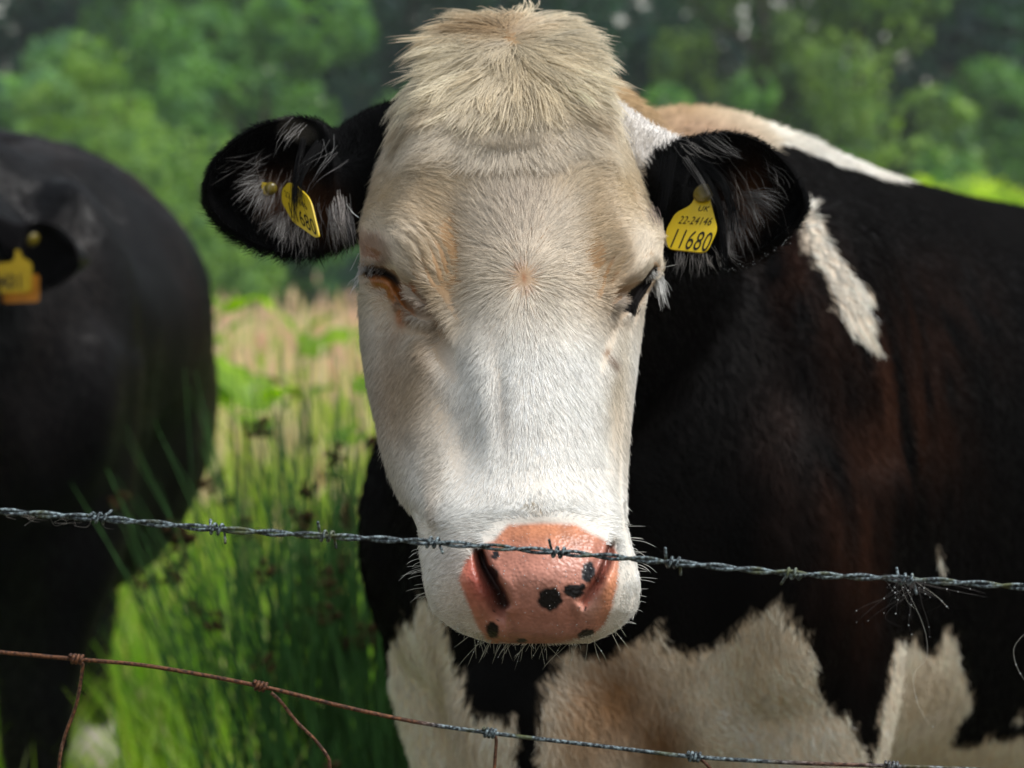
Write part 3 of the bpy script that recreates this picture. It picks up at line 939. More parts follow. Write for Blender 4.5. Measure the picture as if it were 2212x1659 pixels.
def head_skin(u, v):
    """bare skin and the skin under the coat -> colour, wetness"""
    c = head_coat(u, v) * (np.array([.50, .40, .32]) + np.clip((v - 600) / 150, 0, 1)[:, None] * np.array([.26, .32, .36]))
    wet = np.zeros_like(u)
    pad = inpoly(u, v, NOSE_PAD)
    d, _ = polydist(u, v, NOSE_PAD + [NOSE_PAD[0]])
    s = np.where(pad, d, -d)
    k = np.clip((s + 4) / 9, 0, 1)
    pc = np.tile([.47, .195, .135], (len(u), 1))
    pc = blob_mix(pc, u, v, [(1180, 1148, 110, 24, 0, (.47, .175, .07), .8), (1180, 1275, 70, 55, 0, (.49, .225, .17), .85), (1010, 1240, 20, 60, -0.2, (.55, .17, .10), .7), (1030, 1250, 16, 42, -0.3, (.36, .07, .05), .8), (1058, 1278, 14, 22, -0.5, (.20, .04, .03), .8),
                             (1318, 1270, 14, 55, 0.2, (.56, .23, .11), .7), (1302, 1230, 10, 40, 0.4, (.45, .12, .09), .7), (1170, 1370, 100, 22, 0, (.36, .18, .145), .7), (1040, 1340, 26, 25, 0, (.50, .23, .15), .5), (1052, 1235, 16, 40, -.4, (.26, .075, .05), .7), (1300, 1225, 10, 36, .4, (.28, .08, .055), .6),
                             (1275, 1310, 16, 20, 0, (.72, .42, .34), .7)])
    pc = pc * (1 + 0.16 * vnoise(np.stack([u, v, u * 0], 1), 0.045, 3) + 0.12 * vnoise(np.stack([u, v, u * 0], 1), 0.11, 6) + 0.10 * vnoise(np.stack([u, v, u * 0], 1), 0.2, 4))[:, None]
    for (u0, v0, a, b, rot) in SPOTS:
        cs, sn = math.cos(rot), math.sin(rot)
        x = (u - u0) * cs + (v - v0) * sn; y = -(u - u0) * sn + (v - v0) * cs
        ang = np.arctan2(y / b, x / a)
        r = np.hypot(x / a, y / b) - 0.05 * np.sin(ang * 5 + u0) - 0.04 * np.sin(ang * 9 + v0)
        g = np.clip((1.10 - r) / 0.22, 0, 1)[:, None]
        pc = pc * (1 - g) + np.array([.007, .006, .007]) * g
    c = c * (1 - k[:, None]) + pc * k[:, None]
    wet = k.copy()
    # inside of the nostrils, their shade painted dark
    d, t = polydist(u, v, [(1042, 1196), (1049, 1226), (1064, 1255), (1079, 1278), (1089, 1302)])
    g = np.exp(-(d / (7 + 8 * t)) ** 3)[:, None]
    c = c * (1 - g) + np.array([.035, .012, .010]) * g
    d, t = polydist(u, v, [(1315, 1180), (1303, 1215), (1288, 1252)])
    g = np.exp(-(d / 5) ** 2)[:, None]
    c = c * (1 - g) + np.array([.05, .016, .012]) * g
    # eyes: wet rims, tear stain
    d, t = polydist(u, v, SLIT_L)
    g = (np.exp(-(d / 9) ** 4) * np.clip((0.62 - t) * 6, 0, 1))[:, None]
    c = c * (1 - g) + np.array([.02, .010, .008]) * g
    g = np.clip(1.8 * gauss(u, v, 824, 593, 25, 10, .38) - .3, 0, 1)[:, None]  # dark eye opening, with the upper lid's shadow painted in
    c = c * (1 - g) + np.array([.010, .006, .005]) * g
    st = blob_mix(np.zeros((len(u), 3)), u, v, [])
    sm = np.zeros_like(u)
    for (u0, v0, su, sv, rot, a) in ((828, 614, 24, 10, 0.45, 1.3), (852, 634, 15, 13, 0.5, 1.3), (858, 648, 10, 10, 0, 1.2), (868, 678, 10, 20, 0.05, 1.15), (888, 682, 7, 16, 0, .75), (882, 628, 15, 13, 0.6, .95)):
        sm = np.maximum(sm, np.clip(a * gauss(u, v, u0, v0, su, sv, rot) * 1.6 - 0.35, 0, 1))
    oc = np.array([.25, .078, .010]) * (1 + 0.3 * vnoise(np.stack([u, v, u * 0], 1), 0.12, 9))[:, None]
    c = c * (1 - sm[:, None]) + oc * sm[:, None]
    wet = np.maximum(wet, sm)
    d, t = polydist(u, v, SLIT_R)
    ey = np.exp(-(d / 10) ** 4) * (u < 1420)
    ey = np.maximum(ey, (inpoly(u, v, EYE_R) | (polydist(u, v, EYE_R)[0] < 4)).astype(float))
    c = c * (1 - ey[:, None]) + np.array([.003, .002, .002]) * ey[:, None]
    wet = wet * (1 - ey)
    return c, wet, np.maximum(np.maximum(k, sm), np.maximum(ey, 0))


def build_head(rows=430, relief=True):
    vs = np.linspace(HEAD_ROWS[0, 0], HEAD_ROWS[-1, 0], rows)
    R = pchip(HEAD_ROWS[:, 0], HEAD_ROWS[:, 1:], vs)
    L, bl, c, br, r_, dc, dbl, dbr, dl, dr, db = R.T
    lerp = lambda a, b, t: a + (b - a) * t
    mid = (L + r_) / 2; hw = (r_ - L) / 2
    cu = [L, lerp(L, bl, .30), bl, lerp(bl, c, .5), c, lerp(c, br, .5), br, lerp(br, r_, .70), r_, mid + hw * .78, mid + hw * .3, mid - hw * .3, mid - hw * .78]
    cd = [dl, lerp(dl, dbl, .52), dbl, lerp(dbl, dc, .70), dc, lerp(dc, dbr, .30), dbr, lerp(dbr, dr, .48), dr, lerp(dr, db, .55), db, db, lerp(dl, db, .55)]
    n = 13
    k = 20
    ring_u = np.zeros((rows, n * k)); ring_d = np.zeros((rows, n * k))
    t = np.arange(n * k) / k; i = np.floor(t).astype(int); f = t - i
    cu = np.array(cu); cd = np.array(cd)
    def cr(a):
        g = lambda o: a[(i + o) % n]
        A, B, C, Dd = g(-1), g(0), g(1), g(2); ff = f[:, None]
        return (0.5 * (2 * B + (C - A) * ff + (2 * A - 5 * B + 4 * C - Dd) * ff**2 + (3 * B - A - 3 * C + Dd) * ff**3)).T
    ring_u = cr(cu); ring_d = cr(cd)
    V = np.repeat(vs[:, None], n * k, 1)
    front = np.where(t <= 8, np.clip(np.minimum(t, 8 - t) * 1.6, 0, 1), 0)[None, :]
    if relief:
        ring_d = ring_d + head_relief(ring_u.ravel(), V.ravel()).reshape(ring_u.shape) * front
    pts = P(ring_u, V, ring_d)
    Vx, f = loft(pts)
    uv = np.vstack([np.stack([ring_u.ravel(), V.ravel()], 1), [[1105, 50], [1180, 1392]]])
    fr = np.concatenate([np.broadcast_to(t <= 8, ring_u.shape).ravel(), [True, True]])
    return Vx, f, uv, fr


# ears: upper and lower edge from the root to the tip, with the depth of the rim, and how deep the bowl is
def build_ear(up, lo, d0, d1, bowl, thick, n=70, m=40, flat0=0.3):
    A = catmull(up, n); B = catmull(lo, n)
    secs = []
    for k in range(n):
        t = k / (n - 1)
        d = d0 + (d1 - d0) * t
        w = max(.12, math.sqrt(max(0, 1 - max(0, (t - .8) / .2) ** 2)))          # closes at the tip
        cup = bowl * min(1, max(0, (t - flat0) / 0.25)) * w
        back = (bowl + thick) * w * (1.0 if t > flat0 else 1.0)
        s = np.linspace(0, 1, m)
        inner_d = d + cup * np.sin(np.pi * s) ** 0.8 - (1 - min(1, max(0, (t - flat0) / 0.25))) * 0.035 * np.sin(np.pi * s) * w
        up_roll = 0.018 * np.exp(-(s / 0.22) ** 2) * w               # upper rim rolls forwards
        inner_d = inner_d - up_roll
        s2 = np.linspace(1, 0, m + 2)[1:-1]
        outer_d = d + back * np.sin(np.pi * s2) ** 0.55 + 0.004 * w - 0.018 * np.exp(-(s2 / 0.22) ** 2) * w
        eu = np.concatenate([A[k, 0] + (B[k, 0] - A[k, 0]) * s, A[k, 0] + (B[k, 0] - A[k, 0]) * s2])
        ev = np.concatenate([A[k, 1] + (B[k, 1] - A[k, 1]) * s, A[k, 1] + (B[k, 1] - A[k, 1]) * s2])
        secs.append(P(eu, ev, np.concatenate([inner_d, outer_d])))
    return loft(secs)


EAR_L_UP = [(880, 215), (815, 232), (768, 256), (722, 280), (690, 262), (645, 254), (598, 262), (552, 276), (498, 312), (462, 352), (446, 395), (447, 420)]
EAR_L_LO = [(845, 470), (790, 490), (768, 512), (742, 528), (708, 541), (665, 549), (622, 548), (575, 536), (528, 514), (486, 486), (455, 448), (448, 424)]
EAR_R_UP = [(1310, 205), (1365, 245), (1420, 280), (1478, 300), (1525, 291), (1572, 288), (1620, 298), (1664, 322), (1704, 362), (1728, 402), (1736, 430), (1735, 446)]
EAR_R_LO = [(1340, 400), (1392, 452), (1425, 505), (1455, 548), (1490, 566), (1535, 572), (1580, 568), (1622, 552), (1665, 525), (1705, 492), (1728, 462), (1734, 447)]


def ear_coat(p, which):
    u, v, d = UV(p)
    n = vnoise(p, 60, 5) * 6
    if which == 'L':
        c = np.tile([.003, .003, .0034], (len(p), 1))
        g = np.clip(gauss(u + n, v, 645, 285, 35, 18, 0.5) * 1.5 - .5, 0, 1)[:, None] * .35
        c = c * (1 - g) + np.array([.5, .47, .42]) * g
        inn = gauss(u, v, 590, 415, 30, 20, 0.6) + gauss(u, v, 600, 455, 20, 20) * .6 + gauss(u, v, 665, 440, 60, 30, .5) * .7
        inn = np.clip(inn, 0, 1)[:, None]
        c = c * (1 - inn) + np.array([.16, .07, .035]) * inn
    else:
        c = np.tile([.003, .003, .0034], (len(p), 1))
        white = (v < 320 + (u - 1330) * 0.0 + n) & (u + n < 1500 - np.clip(v - 275, 0, 100) * 1.6) | (u + n < 1408 - np.clip(v - 330, 0, 200) * .22) & (v < 420)
        c[white] = [.84, .80, .76]
        inn = np.clip(gauss(u, v, 1620, 420, 25, 40, 0) + gauss(u, v, 1590, 480, 20, 35) * .8, 0, 1)[:, None]
        c = c * (1 - inn) + np.array([.16, .065, .03]) * inn
    return c


# ------------------------------------------------------------------ bodies
TORSO = np.array([   # along the body: y, top, bottom, half width, width of the upper part (1 = full)
    (-0.20, 1.12, 0.80, 0.10), (-0.12, 1.20, 0.70, 0.19), (0.0, 1.29, 0.63, 0.255), (0.12, 1.36, 0.58, 0.285), (0.25, 1.38, 0.56, 0.30), (0.45, 1.365, 0.54, 0.335),
    (0.70, 1.335, 0.46, 0.385), (1.0, 1.315, 0.43, 0.405), (1.25, 1.305, 0.48, 0.385), (1.45, 1.30, 0.64, 0.33), (1.60, 1.27, 0.78, 0.26), (1.70, 1.20, 0.90, 0.15)])


def se_ring(cx, y, zt, zb, hw, n=48, p=2.3):
    a = np.linspace(0, 2 * math.pi, n, endpoint=False)
    c, s = np.cos(a), np.sin(a)
    x = np.sign(c) * np.abs(c) ** (2 / p) * hw
    z = np.sign(s) * np.abs(s) ** (2 / p)
    # narrower above (the back is a ridge), full below the middle
    x = x * (1 - 0.30 * np.clip(z, 0, 1) ** 2)
    zz = (zt + zb) / 2 + z * (zt - zb) / 2
    return np.stack([cx + x, np.full(n, y), zz], 1)


def limb(path, rad):
    pts = catmull(path, 40); r = np.interp(np.linspace(0, 1, 40), np.linspace(0, 1, len(rad)), rad)
    return tube(pts, r, 18)


def ellipsoid(c, r, n=20):
    secs = []
    for a in np.linspace(0.08, math.pi - 0.08, n):
        b = np.linspace(0, 2 * math.pi, n, endpoint=False)
        secs.append(np.stack([c[0] + r[0] * math.sin(a) * np.cos(b), c[1] + r[1] * math.sin(a) * np.sin(b), np.full(n, c[2] + r[2] * math.cos(a))], 1))
    return loft(secs)


def body_pieces(neck_local, neck_rad, front_step=(0.0, 0.0)):
    ys = np.linspace(TORSO[0, 0], TORSO[-1, 0], 60)
    R = pchip(TORSO[:, 0], TORSO[:, 1:], ys)
    out = [loft([se_ring(0, y, r[0], r[1], r[2]) for y, r in zip(ys, R)])]
    for s, st in ((1, front_step[0]), (-1, front_step[1])):
        sh = 1.0 if s > 0 else .92
        out.append(ellipsoid((s * 0.205 * sh, 0.16, 0.98), (0.10, 0.20, 0.30)))
        out.append(ellipsoid((s * 0.215 * sh, 0.02, 0.90), (0.085, 0.13, 0.17)))
        out.append(limb([(s * .19, .10, .98), (s * .19, .10 + st * .3, .74), (s * .175, .11 + st * .7, .55), (s * .165, .10 + st, .40), (s * .16, .10 + st, .22), (s * .16, .09 + st, .11), (s * .16, .07 + st, .035)],
                        [.13, .115, .075, .056, .038, .045, .055]))
        out.append(limb([(s * .16, .07 + st, .075), (s * .16, .055 + st, .0)], [.055, .066]))
        out.append(limb([(s * .22, 1.38, .98), (s * .22, 1.32, .74), (s * .19, 1.42, .56), (s * .17, 1.55, .46), (s * .165, 1.52, .26), (s * .165, 1.49, .12), (s * .165, 1.46, .035)],
                        [.19, .15, .085, .052, .038, .045, .055]))
        out.append(limb([(s * .165, 1.46, .075), (s * .165, 1.445, .0)], [.055, .066]))
        out.append(ellipsoid((s * 0.20, 1.32, 1.17), (0.10, 0.12, 0.10)))
    out.append(limb([(0, 1.62, 1.24), (0, 1.75, 1.18), (0, 1.80, .95), (0, 1.79, .65), (0, 1.78, .48)], [.05, .035, .025, .02, .03]))
    out.append(ellipsoid((0, 1.18, .56), (.17, .20, .11)))
    out.append(ellipsoid((0, -0.10, .74), (.11, .12, .13)))
    # neck
    n = 40
    pts = catmull(neck_local, n); rr = np.interp(np.linspace(0, 1, n), np.linspace(0, 1, len(neck_rad)), np.arange(len(neck_rad)))
    rw = np.interp(rr, np.arange(len(neck_rad)), [a[0] for a in neck_rad]); rh = np.interp(rr, np.arange(len(neck_rad)), [a[1] for a in neck_rad])
    tg = norm(np.gradient(pts, axis=0)); secs = []
    for k in range(n):
        sd = norm(np.cross(tg[k], [0, 0, 1.0])); upv = np.cross(sd, tg[k])
        a = np.linspace(0, 2 * math.pi, 32, endpoint=False)[:, None]
        secs.append(pts[k] + np.cos(a) * sd * rw[k] + np.sin(a) * upv * rh[k])
    out.append(loft(secs))
    return out


def fuse(name, pieces, voxel, smooth_it):
    """melts the pieces into one skin"""
    mb = MB()
    for V, f in pieces:
        mb.add(V, f)
    me = mb.mesh(name)
    bm = bmesh.new(); bm.from_mesh(me)
    # each piece outward
    bmesh.ops.recalc_face_normals(bm, faces=bm.faces); bm.to_mesh(me); bm.free()
    ob = bpy.data.objects.new(name, me); COL.objects.link(ob)
    m = ob.modifiers.new('r', 'REMESH'); m.mode = 'VOXEL'; m.voxel_size = voxel; m.use_smooth_shade = True
    s = ob.modifiers.new('s', 'SMOOTH'); s.factor = 0.5; s.iterations = smooth_it
    dg = bpy.context.evaluated_depsgraph_get(); dg.update()
    r = bpy.data.meshes.new_from_object(ob.evaluated_get(dg))
    bpy.data.objects.remove(ob); bpy.data.meshes.remove(me)
    return r


def arrays(me):
    V = np.zeros(len(me.vertices) * 3, np.float32); me.vertices.foreach_get('co', V)
    me.calc_loop_triangles()
    T = np.zeros(len(me.loop_triangles) * 3, np.int32); me.loop_triangles.foreach_get('vertices', T)
    return V.reshape(-1, 3).astype(float), T.reshape(-1, 3)


def union(base, others, name):
    """base mesh joined with closed meshes into one continuous skin"""
    ob = bpy.data.objects.new(name, base); COL.objects.link(ob)
    tmp = []
    for V, f in others:
        me = mesh_np('piece', V, f)
        bm = bmesh.new(); bm.from_mesh(me); bmesh.ops.recalc_face_normals(bm, faces=bm.faces)
        if bm.calc_volume(signed=True) < 0:
            bmesh.ops.reverse_faces(bm, faces=bm.faces)
        bm.to_mesh(me); bm.free()
        o2 = bpy.data.objects.new('piece', me); COL.objects.link(o2); tmp.append(o2)
        md = ob.modifiers.new('u', 'BOOLEAN'); md.operation = 'UNION'; md.object = o2; md.solver = 'MANIFOLD'
    dg = bpy.context.evaluated_depsgraph_get(); dg.update()
    r = bpy.data.meshes.new_from_object(ob.evaluated_get(dg))
    n_in = len(base.vertices) + sum(len(o.data.vertices) for o in tmp)
    print('union', name, n_in, '->', len(r.vertices))
    if len(r.vertices) < 0.5 * n_in:          # solver refused: keep the pieces as they are
        mb = MB()
        bV = np.zeros(len(base.vertices) * 3); base.vertices.foreach_get('co', bV)
        mb.add(bV.reshape(-1, 3), [list(p.vertices) for p in base.polygons])
        for o in tmp:
            tV = np.zeros(len(o.data.vertices) * 3); o.data.vertices.foreach_get('co', tV)
            mb.add(tV.reshape(-1, 3), [list(p.vertices) for p in o.data.polygons])
        r = mb.mesh(name)
    bpy.data.objects.remove(ob)
    for o in tmp:
        bpy.data.objects.remove(o)
    r.polygons.foreach_set('use_smooth', np.ones(len(r.polygons), bool))
    r.name = name
    return r


def frame_of(x0, y0, yaw):
    s, c = math.sin(yaw), math.cos(yaw)
    return np.array([[c, s, 0], [-s, c, 0], [0, 0, 1.0]]), np.array([x0, y0, 0.0])   # columns: left side, tail, up


# markings of the coat, drawn on the flank and chest as seen from the head's side
BODY_WHITE = [
    [(1600, 180), (1700, 250), (1800, 290), (1900, 330), (1990, 380), (1975, 396), (1930, 390), (1830, 364), (1745, 330), (1695, 312), (1600, 305)],
    [(1729, 458), (1750, 430), (1771, 485), (1791, 524), (1823, 570), (1862, 611), (1885, 643), (1873, 664), (1887, 698), (1882, 712), (1903, 756), (1886, 764), (1846, 720), (1815, 687), (1802, 646), (1777, 600), (1752, 550)],
    [(840, 1390), (862, 1362), (875, 1330), (890, 1345), (905, 1285), (925, 1290), (960, 1340), (972, 1385), (985, 1430), (1003, 1480), (1012, 1520), (1030, 1548), (1075, 1545), (1095, 1560), (1110, 1545), (1122, 1575), (1118, 1800), (860, 1800)],
    [(1165, 1800), (1160, 1590), (1172, 1500), (1200, 1430), (1230, 1395), (1300, 1425), (1340, 1395), (1395, 1380), (1420, 1345), (1438, 1382), (1462, 1400), (1500, 1425), (1522, 1388), (1535, 1410), (1552, 1372), (1570, 1385), (1615, 1345), (1622, 1310), (1640, 1322), (1672, 1292), (1682, 1300), (1700, 1335),
     (1722, 1350), (1740, 1382), (1765, 1405), (1758, 1440), (1772, 1500), (1790, 1530), (1818, 1545), (1825, 1530), (1840, 1575), (1860, 1612), (1872, 1625), (1880, 1800)],
    [(1880, 1800), (1882, 1640), (1895, 1590), (1905, 1520), (1918, 1480), (1925, 1440), (1935, 1375), (1955, 1380), (1982, 1378), (1992, 1405), (2015, 1412), (2030, 1395), (2040, 1350), (2058, 1370), (2068, 1395), (2072, 1440), (2095, 1490), (2103, 1520), (2075, 1550), (2048, 1605), (2100, 1612), (2130, 1598), (2212, 1586), (2400, 1590), (2400, 1800)],
    [(2022, 1190), (2032, 1195), (2042, 1225), (2034, 1228)], [(2185, 1545), (2200, 1543), (2222, 1556), (2200, 1560)],
]
BODY_TAN = [(1290, 150), (1420, 190), (1520, 210), (1600, 235), (1680, 300), (1660, 330), (1560, 305), (1470, 300), (1290, 260)]


def body_coat(p):
    u, v, d = UV(p)
    nz = np.stack([vnoise(p, 45, 11), vnoise(p, 45, 12)], 1) * 4 + np.stack([vnoise(p, 120, 13), vnoise(p, 120, 14)], 1) * 3
    uu, vv = u + nz[:, 0], v + nz[:, 1]
    c = np.tile([.0017, .0013, .0014], (len(p), 1))
    # reddish-brown sheen painted into the black coat
    red = np.clip(gauss(u, v, 1860, 1050, 40, 170, 0.12) + .8 * gauss(u, v, 1760, 640, 50, 120, -0.5) + .7 * gauss(u, v, 1960, 900, 60, 110, -0.5) + .4 * gauss(u, v, 1720, 1000, 60, 160) + .35 * gauss(u, v, 2010, 700, 90, 90) + .5 * gauss(u, v, 1880, 1300, 30, 120), 0, 1)
    red = red * np.clip(.5 + .8 * vnoise(p * np.array([1, 1, .35]), 40, 15), 0, 1)
    c = c * (1 - red[:, None]) + np.array([.040, .016, .009]) * red[:, None]
    w = np.zeros(len(p), bool)
    for pl in BODY_WHITE:
        w |= inpoly(uu, vv, pl)
    wc = np.tile([.88, .81, .68], (len(p), 1))
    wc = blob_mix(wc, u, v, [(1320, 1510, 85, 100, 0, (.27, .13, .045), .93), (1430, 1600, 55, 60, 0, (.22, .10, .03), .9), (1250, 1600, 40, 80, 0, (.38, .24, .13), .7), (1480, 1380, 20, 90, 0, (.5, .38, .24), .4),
                             (1600, 1560, 80, 50, 0.3, (.90, .87, .80), .8), (1660, 1380, 50, 50, 0, (.50, .41, .28), .5), (960, 1500, 20, 110, -.2, (.40, .31, .21), .55), (1010, 1600, 20, 80, -.2, (.45, .36, .26), .5), (890, 1500, 12, 120, -.25, (.72, .68, .58), .5),
                             (2000, 1500, 60, 70, 0, (.66, .54, .39), .6), (2100, 1640, 120, 40, 0, (.74, .63, .46), .6), (1820, 600, 80, 140, 0, (.78, .74, .66), .9), (1850, 350, 160, 60, 0, (.78, .75, .68), .9)])
    c[w] = wc[w]
    tn = inpoly(uu, vv, BODY_TAN)
    k = np.clip((u - 1480) / 180, 0, 1)[:, None]
    tc = np.array([.45, .31, .17]) * (1 - k) + np.array([.72, .64, .50]) * k
    tc = blob_mix(tc, u, v, [(1520, 290, 90, 22, 0.15, (.50, .34, .24), .8)])
    c[tn] = tc[tn]
    return c, w | tn


HEADV, HEADF, HEADUV, HEADFRONT = build_head()
EARL = build_ear(EAR_L_UP, EAR_L_LO, 2.125, 2.055, 0.055, 0.012)
EARR = build_ear(EAR_R_UP, EAR_R_LO, 2.125, 2.060, 0.055, 0.012)

YAW = math.radians(28)
RM, T0 = frame_of(0.09, 2.62, YAW)
to_local = lambda p: (np.asarray(p) - T0) @ RM
to_world = lambda p: np.asarray(p) @ RM.T + T0
neck_w = [P(1400, 640, 2.95), P(1330, 640, 2.72), P(1215, 560, 2.42), P(1130, 470, 2.22), P(1105, 420, 2.12)]
pieces = body_pieces([to_local(p) for p in neck_w], [(.19, .165), (.18, .18), (.135, .185), (.095, .15), (.07, .10)], (0.05, -0.02))
pieces = [(to_world(V), f) for V, f in pieces]
body_me = fuse('cow', pieces, 0.014, 10)
BODYV, BODYT = arrays(body_me)
cow_me = union(body_me, [(HEADV, HEADF), EARL, EARR], 'cow')
CV, CT = arrays(cow_me)

# markings for every point of the skin, taken from the part of the animal it belongs to
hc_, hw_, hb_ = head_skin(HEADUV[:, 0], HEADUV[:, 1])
bc_, _ = body_coat(BODYV)
bc_ = bc_ * np.array([.8, .72, .65])
srcV = np.vstack([HEADV, EARL[0], EARR[0], BODYV])
srcC = np.vstack([hc_, ear_coat(EARL[0], 'L'), ear_coat(EARR[0], 'R'), bc_])
srcW = np.concatenate([hw_, np.zeros(len(EARL[0]) + len(EARR[0]) + len(BODYV))])
kd = KDTree(len(srcV))
for i_, p_ in enumerate(srcV):
    kd.insert(p_, i_)
kd.balance()
idx = np.array([kd.find(p_)[1] for p_ in CV])
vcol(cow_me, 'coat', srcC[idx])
wa = cow_me.attributes.new('wet', 'FLOAT', 'POINT'); wa.data.foreach_set('value', srcW[idx].astype(np.float32))
cow = link('cow', cow_me, M_COAT)
cow['label'] = 'white faced cow with black ears and black and white body, head lowered at the wire'
cow['category'] = 'cow'


# ------------------------------------------------------------------ coat of the head
def flow_head(u, v):
    """the way the hair lies on the face, in (u, v)"""
    # from the poll: down and outwards; from the whorl between the eyes: up and outwards, then down the nose
    a = np.stack([(u - 1105) * 1.45, (v - 55) * 1.0], 1)
    a = norm(a)
    bu = np.where(v < 600, (u - 1132) * 1.35, (u - 1132) * 0.55)
    b = np.stack([bu, (v - 603)], 1)
    side = np.clip((np.abs(u - 1125) - 60) / 130, 0, 1)
    b = norm(b)
    up_bend = np.clip((520 - v) / 140, 0, 1)[:, None]
    b = norm(b * (1 - 0.75 * up_bend * side[:, None]) + np.stack([np.sign(u - 1125) * side * 1.2, -0.25 * side], 1) * up_bend)
    # cheeks: out and down
    ch = (np.clip((np.abs(u - 1125) - 150) / 60, 0, 1) * np.clip((v - 640) / 60, 0, 1))[:, None]
    b = norm(b * (1 - .7 * ch) + np.stack([np.sign(u - 1125) * .75, np.full(len(u), .9)], 1) * ch)
    # brow above the eye
    br = (gauss(u, v, 900, 560, 60, 70) )[:, None]
    b = norm(b * (1 - .8 * br) + np.array([-.62, -.78]) * br)
    br = (gauss(u, v, 1345, 580, 50, 60))[:, None]
    b = norm(b * (1 - .8 * br) + np.array([.60, -.80]) * br)
    # under the left eye fold
    br = (gauss(u, v, 930, 660, 30, 25))[:, None]
    b = norm(b * (1 - .8 * br) + np.array([-.6, .5]) * br)
    # muzzle: away from the nose pad
    mz = np.clip((v - 1065) / 60, 0, 1)[:, None]
    m = norm(np.stack([(u - 1175) * 1.0, (v - 1175) * .8], 1))
    b = norm(b * (1 - mz) + m * mz)
    # upper/lower seam
    vc = 337 - 0.00035 * (u - 1105) ** 2
    k = (1 / (1 + np.exp(-(v - vc) / np.where(np.abs(u - 1105) < 85, 1.5, 22))))[:, None]
    out = norm(a * (1 - k) + b * k)
    return out


def bare_mask(u, v):
    """1 where no hair grows"""
    pad = inpoly(u, v, NOSE_PAD)
    d, _ = polydist(u, v, NOSE_PAD + [NOSE_PAD[0]])
    dl, t = polydist(u, v, SLIT_L)
    dr, _ = polydist(u, v, SLIT_R)
    orange = (gauss(u, v, 824, 592, 24, 10, .38) > .5) | (gauss(u, v, 832, 614, 24, 13, .45) > .40) | (gauss(u, v, 856, 640, 10, 14, .3) > .5) | (gauss(u, v, 868, 680, 7, 17, .05) > .5)
    rn = np.modf(np.abs(np.sin(u * 12.9898 + v * 78.233) * 43758.5))[0]
    return (pad & (d > 2 + 9 * rn)) | ((dl < 9) & (t < .5)) | (dr < 6) | inpoly(u, v, EYE_R) | (polydist(u, v, EYE_R)[0] < 3.5) | orange


def uv_dir(w):
    return w[:, :1] * RIGHT + (-w[:, 1:2]) * UP


quads = np.array([f for f in HEADF if len(f) == 4])
HT = tri_data(HEADV, quads)
fr_ok = HEADFRONT[HT].all(1) | (HEADUV[HT][:, :, 1].mean(1) < 150)
HT = HT[fr_ok]
# outward normals
hn = vnormals(HEADV, HT)
if ((hn * (HEADV - HEADV.mean(0))).sum(1)).mean() < 0:
    HT = HT[:, [0, 2, 1]]; hn = -hn


def face_noise(p, colour, r):
    k = 1 + 0.07 * vnoise(p, 90, 21) + 0.06 * vnoise(p, 320, 22) + 0.06 * r.normal(size=len(p))
    return np.clip(colour * k[:, None], 0, 0.95)


N_FACE = 280000
root, nn = sample_surface(HEADV, HT, N_FACE, 31, vn=hn)
hu, hv, hd = UV(root)
keep = ~bare_mask(hu, hv) & (hv > 95)
earcut = (hu < 812) & (hv < 470) & (hu < 868 - (hv - 190) * .34)
keep &= ~earcut
root, nn, hu, hv = root[keep], nn[keep], hu[keep], hv[keep]
r_ = np.random.default_rng(5)
fl = flow_head(hu, hv)
wob = vnoise(root, 40, 41) * .16 + vnoise(root, 150, 42) * .07
fl = np.stack([fl[:, 0] * np.cos(wob) - fl[:, 1] * np.sin(wob), fl[:, 0] * np.sin(wob) + fl[:, 1] * np.cos(wob)], 1)
dd = uv_dir(fl)
ln = np.interp(hv, [95, 200, 300, 365, 380, 640, 800, 1000, 1120, 1390], [.030, .029, .025, .020, .017, .015, .013, .011, .009, .009])
ln = ln * (1 + .22 * r_.normal(size=len(ln)))
pd_, _ = polydist(hu, hv, NOSE_PAD + [NOSE_PAD[0]])
ln = ln * np.clip(.5 + pd_ / 40, .5, 1)
el_, _ = polydist(hu, hv, SLIT_L); er_, _ = polydist(hu, hv, SLIT_R)
ln = ln * np.clip(.35 + np.minimum(el_, er_) / 70, .35, 1)
ln = np.clip(ln, .003, .06)
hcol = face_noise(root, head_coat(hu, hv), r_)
dark = r_.random(len(root)) < .06
hcol[dark] *= .7
lift = np.interp(hv, [95, 240, 300, 700, 1390], [.34, .26, .18, .13, .17]) * np.clip(.35 + .9 * np.abs(nn @ FWD), 0, 1)
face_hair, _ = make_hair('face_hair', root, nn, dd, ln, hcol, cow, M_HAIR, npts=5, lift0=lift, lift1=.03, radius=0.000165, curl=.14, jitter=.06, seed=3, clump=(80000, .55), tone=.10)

# forelock: long hair from the poll
m_ = HEADUV[HT][:, :, 1].mean(1)
root, nn = sample_surface(HEADV, HT[m_ < 235], 46000, 32, vn=hn)
hu, hv, hd = UV(root)
rad_ = np.stack([(hu - 1102), (hv - 82) * 1.0], 1)
back = np.clip((hd - 2.10) / .06, 0, 1)
fl = norm(rad_ + .0001)
wob = vnoise(root, 30, 43) * .30 + vnoise(root, 110, 44) * .12
fl = np.stack([fl[:, 0] * np.cos(wob) - fl[:, 1] * np.sin(wob), fl[:, 0] * np.sin(wob) + fl[:, 1] * np.cos(wob)], 1)
dd = uv_dir(fl) + FWD * back[:, None] * .6
r_ = np.random.default_rng(6)
ln = np.interp(np.hypot(hu - 1102, hv - 82), [0, 40, 90, 150], [.034, .058, .056, .034]) * (1 + .38 * r_.normal(size=len(hu)))
ln = np.clip(ln * np.interp(hv, [45, 110, 170], [.66, .78, 1.0]), .008, .085)
hcol = face_noise(root, head_coat(hu, hv), r_)
clump = vnoise(root, 130, 45)
